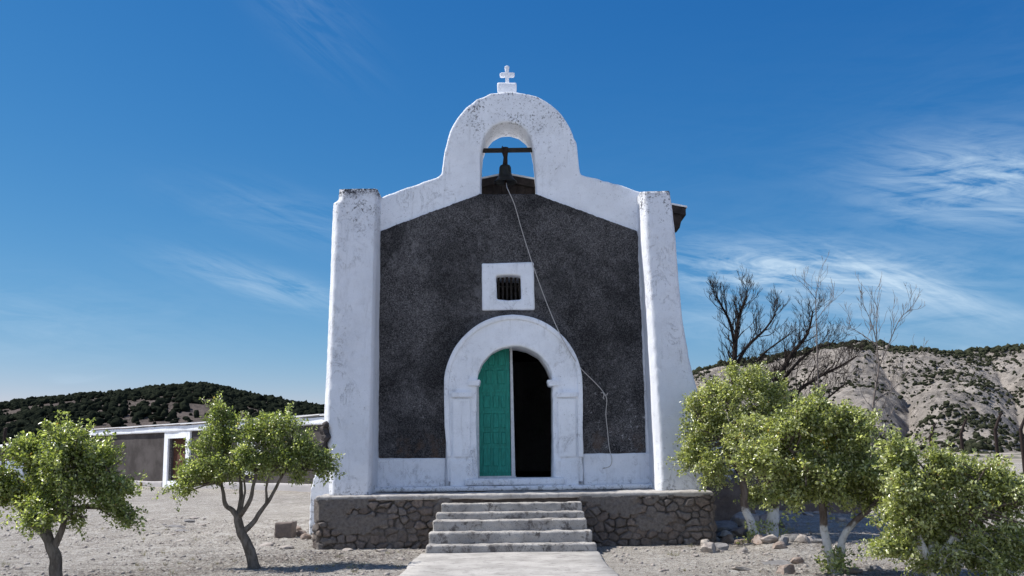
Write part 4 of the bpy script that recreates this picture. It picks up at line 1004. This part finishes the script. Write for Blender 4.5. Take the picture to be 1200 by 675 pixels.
# right: tree with the leaning limewashed trunk
Y = 18.0; b0 = Vector((P(888, 627, Y).x, Y, gz(P(888, 627, Y).x, Y)-.02))
leafy_tree('leafy_tree', 'tall leafy tree with leaning limewashed trunk nearest the church', b0,
    [([b0, T(879, 611, Y), T(873, 592, Y), T(872, 572, Y), T(868, 550, Y)], .085, .055), ([T(870, 560, Y), T(858, 540, Y, -.1), T(845, 515, Y, -.1)], .045, .018), ([T(869, 552, Y), T(880, 525, Y, .1), T(885, 490, Y, .1)], .045, .016), ([T(868, 550, Y), T(862, 520, Y, .2), T(862, 480, Y, .2)], .04, .015)],
    [lobe(865, 500, Y, 48, 42, 44), lobe(875, 462, Y, 42, 36, 34, .1), lobe(830, 520, Y, 32, 30, 34), lobe(845, 480, Y, 36, 34, 34), lobe(838, 548, Y, 20, 20, 20), lobe(815, 505, Y, 20, 20, 20), lobe(870, 530, Y, 34, 34, 22, -.1), lobe(905, 480, Y, 24, 24, 30), lobe(880, 440, Y, 26, 22, 14), lobe(806, 535, Y, 12, 12, 16)],
    1250, 19, 'leaf_pale', 'bark_lime', 23, (.05, .085), sprouts=30)
Y = 18.3; b0 = Vector((P(905, 629, Y).x, Y, gz(P(905, 629, Y).x, Y)-.02))
leafy_tree('leafy_tree', 'tree with short brown and limewashed trunk between two larger trees', b0,
    [([b0, T(905, 612, Y), T(907, 595, Y), T(906, 580, Y), T(903, 560, Y)], .11, .09), ([T(905, 575, Y), T(895, 555, Y), T(890, 535, Y)], .05, .02), ([T(905, 575, Y), T(918, 552, Y), T(925, 530, Y)], .05, .02)],
    [lobe(905, 545, Y, 30, 28, 26), lobe(925, 530, Y, 26, 26, 24), lobe(895, 575, Y, 15, 15, 14), lobe(915, 575, Y, 18, 16, 12)],
    330, 18, 'leaf_pale', 'bark_lime', 24, (.05, .08), sprouts=10)
# forked limewashed tree
Y = 14.0; b0 = Vector((P(980, 667, Y).x, Y, gz(P(980, 667, Y).x, Y)-.02))
leafy_tree('leafy_tree', 'forked tree with two limewashed stems and a broad pale crown', b0,
    [([b0, T(972, 650, Y), T(966, 625, Y), T(965, 600, Y), T(962, 575, Y), T(958, 550, Y)], .062, .045), ([b0, T(985, 645, Y), T(992, 622, Y), T(1006, 606, Y, -.05), T(1020, 594, Y, -.05), T(1032, 575, Y, -.05)], .062, .028), ([T(962, 580, Y), T(975, 555, Y, .1), T(990, 525, Y, .1)], .04, .015), ([T(960, 570, Y), T(940, 550, Y), T(925, 525, Y)], .04, .015)],
    [lobe(955, 510, Y, 46, 44, 34), lobe(990, 520, Y, 42, 40, 40), lobe(915, 535, Y, 34, 32, 34), lobe(960, 555, Y, 50, 46, 28), lobe(1015, 560, Y, 34, 32, 30), lobe(965, 485, Y, 34, 30, 20), lobe(1040, 565, Y, 22, 22, 20), lobe(930, 500, Y, 26, 24, 22), lobe(1005, 500, Y, 22, 22, 22), lobe(925, 575, Y, 18, 18, 14), lobe(1050, 545, Y, 16, 16, 12)],
    1500, 20, 'leaf_pale', 'bark_lime', 25, (.05, .09), sprouts=60)
# low bushy tree at the right edge
Y = 12.2; b0 = Vector((P(1094, 684, Y).x, Y, gz(P(1094, 684, Y).x, Y)-.02))
leafy_tree('leafy_tree', 'low dense bushy tree filling the bottom right corner', b0,
    [([b0, T(1090, 662, Y), T(1080, 640, Y), T(1070, 610, Y)], .07, .035), ([T(1091, 665, Y), T(1110, 640, Y), T(1130, 600, Y)], .05, .02), ([T(1090, 660, Y), T(1097, 625, Y, .1), T(1100, 580, Y, .1)], .05, .02)],
    [lobe(1075, 580, Y, 46, 44, 46), lobe(1130, 585, Y, 50, 46, 44), lobe(1170, 610, Y, 36, 36, 40), lobe(1100, 550, Y, 46, 40, 24), lobe(1060, 625, Y, 30, 30, 26), lobe(1120, 635, Y, 52, 46, 34), lobe(1170, 650, Y, 30, 30, 26), lobe(1060, 540, Y, 24, 22, 18), lobe(1155, 560, Y, 30, 28, 22), lobe(1105, 665, Y, 30, 28, 14), lobe(1045, 640, Y, 16, 16, 10), lobe(1190, 585, Y, 26, 26, 26), lobe(1195, 635, Y, 26, 26, 24), lobe(1140, 655, Y, 34, 30, 20), lobe(1085, 600, Y, 34, 32, 30)],
    1800, 21, 'leaf_pale', 'bark_lime', 26, (.045, .085))

# ------------------------------------------------------------------ bare trees
def bare_tree(label, base, top, seed, r0, levels, mat, spread=.6, lean=(0, 0), ntw=1.0, stemlen=.35, ratio=.74, upbias=.12, nchild=(2, 3), rmin=.0048, group='leafless trees beyond the yard', limbs=None):
    rs = random.Random(seed); t = thing('bare_tree', label, 'tree', base, group); tr = MB(); br = MB()
    H = top-base.z
    def grow(p, d, length, r, lev):
        if lev >= 3 and rs.random() < .18: return
        n = 4 if lev < 3 else 3; pts = [p.copy()]; q = p.copy(); dd = d.copy()
        for i in range(n):
            dd = (dd+Vector((rs.gauss(0, .13), rs.gauss(0, .13), rs.gauss(0, .10)+upbias*.4))).normalized(); q = q+dd*length/n; pts.append(q.copy())
        r1 = max(rmin*.7, r*(.66 if lev < levels else .4)); rad = [r+(r1-r)*i/n for i in range(n+1)]
        (tr if lev == 0 else br).tube(pts, rad, 8 if lev < 2 else (5 if lev < 4 else 3))
        if lev >= levels: return
        k = rs.randint(*nchild)
        for j in range(k):
            f = 1.0 if j == 0 else rs.uniform(.35, .95); idx = min(n, max(1, int(round(f*n)))); st = pts[idx]
            ang = rs.uniform(.15, .35) if j == 0 else rs.uniform(.45, .95)*spread*1.5
            ax = Vector((rs.gauss(0, 1), rs.gauss(0, 1), rs.gauss(0, .5))); ax = ax-dd*ax.dot(dd); ax.normalize()
            nd = (dd*math.cos(ang)+ax*math.sin(ang)); nd.z += upbias; nd.normalize()
            grow(st, nd, length*rs.uniform(ratio-.08, ratio+.08), max(rmin, rad[idx]*(.85 if j == 0 else .6)), lev+1)
    if limbs:
        for (pts, ra, rb, ln) in limbs:
            ra, rb = (ra, rb) if mat == 'bark_dark' else (ra*.62, rb*.6)
            sp = smooth_pts([tuple(q) for q in pts], 5); n = len(sp); tr.tube(sp, [ra+(rb-ra)*i/(n-1) for i in range(n)], 8)
            for i in range(3, n, (1 if mat == 'bark_dark' else 2)):
                for _ in range(2 if i > n//3 else 1):
                    d = (sp[min(i+1, n-1)]-sp[i-1]).normalized(); ax = Vector((rs.gauss(0, 1), rs.gauss(0, 1), rs.gauss(0, .5))); ax = (ax-d*ax.dot(d)).normalized()
                    a_ = rs.uniform(.4, 1.0); nd = (d*math.cos(a_)+ax*math.sin(a_)+Vector((0, 0, upbias))).normalized()
                    grow(sp[i], nd, ln*(.56 if mat == 'bark_dark' else .95)*rs.uniform(.6, 1.2)*(1-.4*i/n), max(rmin, (ra+(rb-ra)*i/n)*(.34 if mat == 'bark_dark' else .3)), 2)
    else:
        grow(base, Vector((lean[0], lean[1], 1)).normalized(), H*stemlen, r0, 0)
    link('trunk', tr.mesh('trunk'), M[mat], t, smooth=True); link('branches', br.mesh('branches'), M[mat], t)
Y = 30.0; bb = Vector((P(858, 560, Y).x, Y, gz(P(858, 560, Y).x, Y)))
bare_tree('dark leafless tree with upright twigs rising just right of the church', bb, P(860, 335, Y).z, 5, .16, 6, 'bark_dark', limbs=[
    ([bb, T(859, 500, Y), T(860, 440, Y), T(862, 400, Y), T(868, 370, Y, .2), T(877, 345, Y, .2)], .13, .025, .95), ([T(861, 405, Y), T(853, 380, Y, -.3), T(843, 362, Y, -.4), T(836, 350, Y, -.4)], .05, .018, .75), ([T(862, 430, Y), T(878, 405, Y, .3), T(900, 385, Y, .5), T(915, 365, Y, .6)], .06, .018, .85)], spread=.5, upbias=.22)
Y = 32.0; bb = Vector((P(905, 560, Y).x, Y, gz(P(905, 560, Y).x, Y)))
bare_tree('dark leafless tree with long low branches sweeping to the right', bb, P(930, 350, Y).z, 7, .16, 6, 'bark_dark', limbs=[
    ([bb, T(905, 520, Y), T(903, 480, Y), T(912, 445, Y), T(930, 415, Y, .3), T(950, 390, Y, .4), T(957, 362, Y, .4)], .15, .022, 1.05), ([T(905, 500, Y), T(925, 465, Y, -.4), T(950, 445, Y, -.6), T(975, 432, Y, -.7), T(995, 420, Y, -.7)], .08, .02, 1.0), ([T(904, 480, Y), T(925, 440, Y, .4), T(955, 410, Y, .5), T(978, 402, Y, .5)], .07, .02, 1.0), ([T(905, 510, Y), T(935, 490, Y), T(965, 470, Y), T(990, 450, Y)], .06, .02, .9), ([T(903, 470, Y), T(893, 445, Y), T(890, 420, Y), T(925, 392, Y)], .05, .02, .8)], spread=.55, upbias=.15)
Y = 26.0; bb = Vector((P(962, 570, Y).x, Y, gz(P(962, 570, Y).x, Y)))
bare_tree('thin pale leafless sapling standing among the dark bare branches', bb, P(960, 330, Y).z, 9, .05, 5, 'bark_pale', limbs=[
    ([bb, T(960, 500, Y), T(958, 430, Y), T(957, 390, Y), T(956, 350, Y), T(960, 325, Y)], .045, .008, .55), ([T(957, 352, Y), T(948, 340, Y), T(938, 328, Y, .1)], .016, .006, .25), ([T(957, 375, Y), T(968, 360, Y), T(980, 350, Y)], .016, .006, .4)], spread=.5, upbias=.25, rmin=.004, nchild=(1, 2))
Y = 27.0; bb = Vector((P(1024, 570, Y).x, Y, gz(P(1024, 570, Y).x, Y)))
bare_tree('tall thin pale leafless tree against the stony hill', bb, P(1030, 355, Y).z, 12, .08, 5, 'bark_pale', limbs=[
    ([bb, T(1022, 520, Y), T(1024, 470, Y), T(1030, 430, Y), T(1027, 400, Y), T(1028, 360, Y)], .075, .010, .70), ([T(1028, 405, Y), T(1012, 390, Y, .2), T(1000, 382, Y, .3)], .028, .008, .45), ([T(1030, 430, Y), T(1040, 400, Y, -.2), T(1050, 375, Y, -.3), T(1062, 365, Y, -.3)], .028, .008, .5), ([T(1024, 470, Y), T(1043, 458, Y), T(1062, 443, Y, .2), T(1075, 420, Y, .2)], .03, .008, .5), ([T(1027, 400, Y), T(1020, 375, Y), T(1010, 355, Y)], .022, .007, .4)], spread=.5, upbias=.22, rmin=.005, nchild=(1, 3))

# ------------------------------------------------------------------ long low house at left
AX, AY = P(392, 560, 40.0).x, 40.0
BX, BY = P(105, 560, 55.0).x, 55.0
house = thing('house', 'long low grey rendered house with white trim and flat roof left of the church', 'house', ((AX+BX)/2, (AY+BY)/2, .2))
dv = Vector((BX-AX, BY-AY, 0)); HL = dv.length; tv = dv/HL; nv = Vector((tv.y, -tv.x, 0))        # along, and towards the back
if nv.y < 0: nv = -nv
def hp(u, w, z): q = Vector((AX, AY, 0))+tv*u+nv*w; return (q.x, q.y, z)
def hbox(u0, u1, w0, w1, z0, z1, bm=None):
    return hull8([hp(u0, w0, z0), hp(u1, w0, z0), hp(u1, w0, z1), hp(u0, w0, z1)], [hp(u0, w1, z0), hp(u1, w1, z0), hp(u1, w1, z1), hp(u0, w1, z1)], bm)
def u_at(px):
    lo, hi = -10, 60
    for _ in range(60):
        m_ = (lo+hi)/2; q = hp(m_, 0, 1.6); pxx = px_of(q)
        if pxx > px: lo = m_
        else: hi = m_
    return lo
def px_of(q):
    d = CM.transposed() @ (Vector(q)-EYE); return 600+F*d.x/-d.z
def py_of(q):
    d = CM.transposed() @ (Vector(q)-EYE); return 337.5-F*d.y/-d.z
GZH = .18
ZT = P(392, 497, 40).z
ud0, ud1 = u_at(219), u_at(198); uw0, uw1 = u_at(303), u_at(283)
print('house top z', ZT, 'door', ud0, ud1, 'len', HL, 'door px', py_of(hp(ud0, 0, 2.2)), py_of(hp(ud0, 0, .4)), py_of(hp(HL, 0, ZT)))
zd0, zd1 = .62, .62+1.95
U0 = -.6
bm = bmesh.new()
for (a_, b_, z0, z1) in ((U0, uw0, -.2, ZT), (uw0, uw1, -.2, 1.15), (uw0, uw1, 2.1, ZT), (uw1, ud0, -.2, ZT), (ud0, ud1, zd1, ZT), (ud1, HL, -.2, ZT)): hbox(a_, b_, 0, .35, z0, z1, bm)
hbox(U0, U0+.35, .35, 5, -.2, ZT, bm); hbox(HL-.35, HL, .35, 5, -.2, ZT, bm); hbox(U0, HL, 5, 5.35, -.2, ZT, bm)
link('wall', bm_mesh('wall', bm), M['house_wall'], house)
for (a_, b_) in ((U0-.03, ud0-.38), (ud1+.38, HL+.03)):
    o = rough_solid('base_course', hbox(a_, b_, -.10, -.004, -.2, .62), .08, .02, .8, M['white_house'], house)
rough_solid('cornice', hbox(U0-.1, HL+.1, -.14, .40, ZT+.002, ZT+.30), .06, .03, .7, M['white_clean'], house)
bm = bmesh.new()    # roof sheets rising slightly to the back
rr = random.Random(2)
n = 14
for i in range(n):
    a_ = U0-.2+(HL+.4)*i/n; b_ = U0-.2+(HL+.4)*(i+1)/n-.03; e = rr.uniform(-.02, .05)
    hull8([hp(a_, -.22, ZT+.33+e), hp(b_, -.22, ZT+.33+e*.3), hp(b_, -.22, ZT+.37+e*.3), hp(a_, -.22, ZT+.37+e)], [hp(a_, 5.6, ZT+.74+e), hp(b_, 5.6, ZT+.74), hp(b_, 5.6, ZT+.78), hp(a_, 5.6, ZT+.78+e)], bm)
link('roof', bm_mesh('roof', bm), M['roof_metal'], house)
# door with its broad frame, and the window
bm = bmesh.new(); hbox(ud0-.36, ud0, -.09, .12, .2, zd1+.32, bm); hbox(ud1, ud1+.36, -.09, .12, .2, zd1+.32, bm); hbox(ud0+.002, ud1-.002, -.09, .12, zd1, zd1+.32, bm); hbox(ud0+.002, ud1-.002, -.07, .3, .2, zd0-.02, bm)
link('door_frame', bm_mesh('door_frame', bm), M['white_clean'], house)
bm = hbox(ud0+.01, ud1-.01, .22, .27, zd0, zd1-.01)
for k in range(3):
    for j in range(2):
        w_ = (ud1-ud0)/2; hbox(ud0+.08+j*w_, ud0+w_*(j+1)-.08, .20, .225, zd0+.1+k*.62, zd0+.6+k*.62, bm)
link('door', bm_mesh('door', bm), M['wood_brown'], house)
bm = bmesh.new(); hbox(uw0-.25, uw0, -.07, .12, .92, 2.33, bm); hbox(uw1, uw1+.25, -.07, .12, .92, 2.33, bm); hbox(uw0+.002, uw1-.002, -.07, .12, 2.1, 2.33, bm); hbox(uw0+.002, uw1-.002, -.09, .12, .92, 1.15, bm)
wf_ = link('window_frame', bm_mesh('window_frame', bm), M['white_clean'], house)
bm = hbox(uw0, uw1, .2, .24, 1.15, 2.1); um = (uw0+uw1)/2; hbox(um-.03, um+.03, .17, .198, 1.15, 2.1, bm)
link('shutter', bm_mesh('shutter', bm), M['wood_dark'], wf_)

# farther wing and the low garden wall at the left edge
wing = thing('outbuilding', 'lower white edged outbuilding behind the bushy tree at far left', 'outbuilding', tuple(hp(HL+6, 3, .3)))
link('wall', bm_mesh('w', hbox(HL+1.2, HL+22, 2.5, 6, -.2, ZT-.35)), M['house_wall'], wing)
rough_solid('cornice', hbox(HL+1.0, HL+22.2, 2.3, 6.1, ZT-.348, ZT-.12), .08, .03, .7, M['white_clean'], wing)
lw0, lw1 = P(-90, 540, 48), P(28, 540, 50)
o = rough_solid('low_wall', hull8([(lw0.x, 48, -.2), (lw1.x, 50, -.2), (lw1.x, 50, 1.62), (lw0.x, 48, 1.62)], [(lw0.x, 48.4, -.2), (lw1.x, 50.4, -.2), (lw1.x, 50.4, 1.62), (lw0.x, 48.4, 1.62)]), .07, .03, .9, M['white_clean'], None)
tag(o, 'low whitewashed garden wall at the left edge beyond the bushy tree', 'wall')
# shaded low wall right of the church, behind the trees
o = rough_solid('adobe_wall', box_bm(NR+.05, 8.9, 26.6, 27.0, -.2, 1.05), .05, .05, 1.0, M['adobe'], None, .03, 5)
tag(o, 'low brown adobe wall in shade running right from the church behind the trees', 'wall')
print('lowwall ok')

# ------------------------------------------------------------------ fence posts with cranked tops
def post(px, ytop, ybend, Y, dx, label):
    a = P(px, ybend, Y); z0 = gz(a.x, Y)-.3; zt3 = P(px, ytop, Y).z
    t = thing('fence_post', label, 'fence post', (a.x, Y, z0+.3), 'rusty fence posts with cranked tops')
    mb = MB(); mb.tube([(a.x, Y, z0), (a.x+.01, Y, (z0+a.z)/2), (a.x, Y, a.z)], .075, 8); link('shaft', mb.mesh('shaft'), M['rust'], t, smooth=True)
    mb = MB(); mb.tube([(a.x, Y, a.z-.06), (a.x+dx*.5, Y, (a.z+zt3)/2), (a.x+dx, Y, zt3)], [.07, .06, .055], 8); mb.tube([(a.x+dx-.09, Y, zt3-.02), (a.x+dx+.07, Y, zt3+.02)], .03, 6)
    link('cranked_top', mb.mesh('cranked_top'), M['rust'], t, smooth=True)
post(1090, 498, 511, 50, .26, 'rusty cranked fence post farthest left of those on the right')
post(1126, 492, 507, 47, .28, 'rusty cranked fence post in the middle of those on the right')
post(1166, 485, 502, 44, .30, 'tallest rusty cranked fence post before the hill slope')
post(1196, 486, 502, 41, .28, 'rusty cranked fence post cut by the right edge')
post(6, 502, 506, 42, .02, 'dark fence post by the left edge above the bushy tree')
print('scene built')
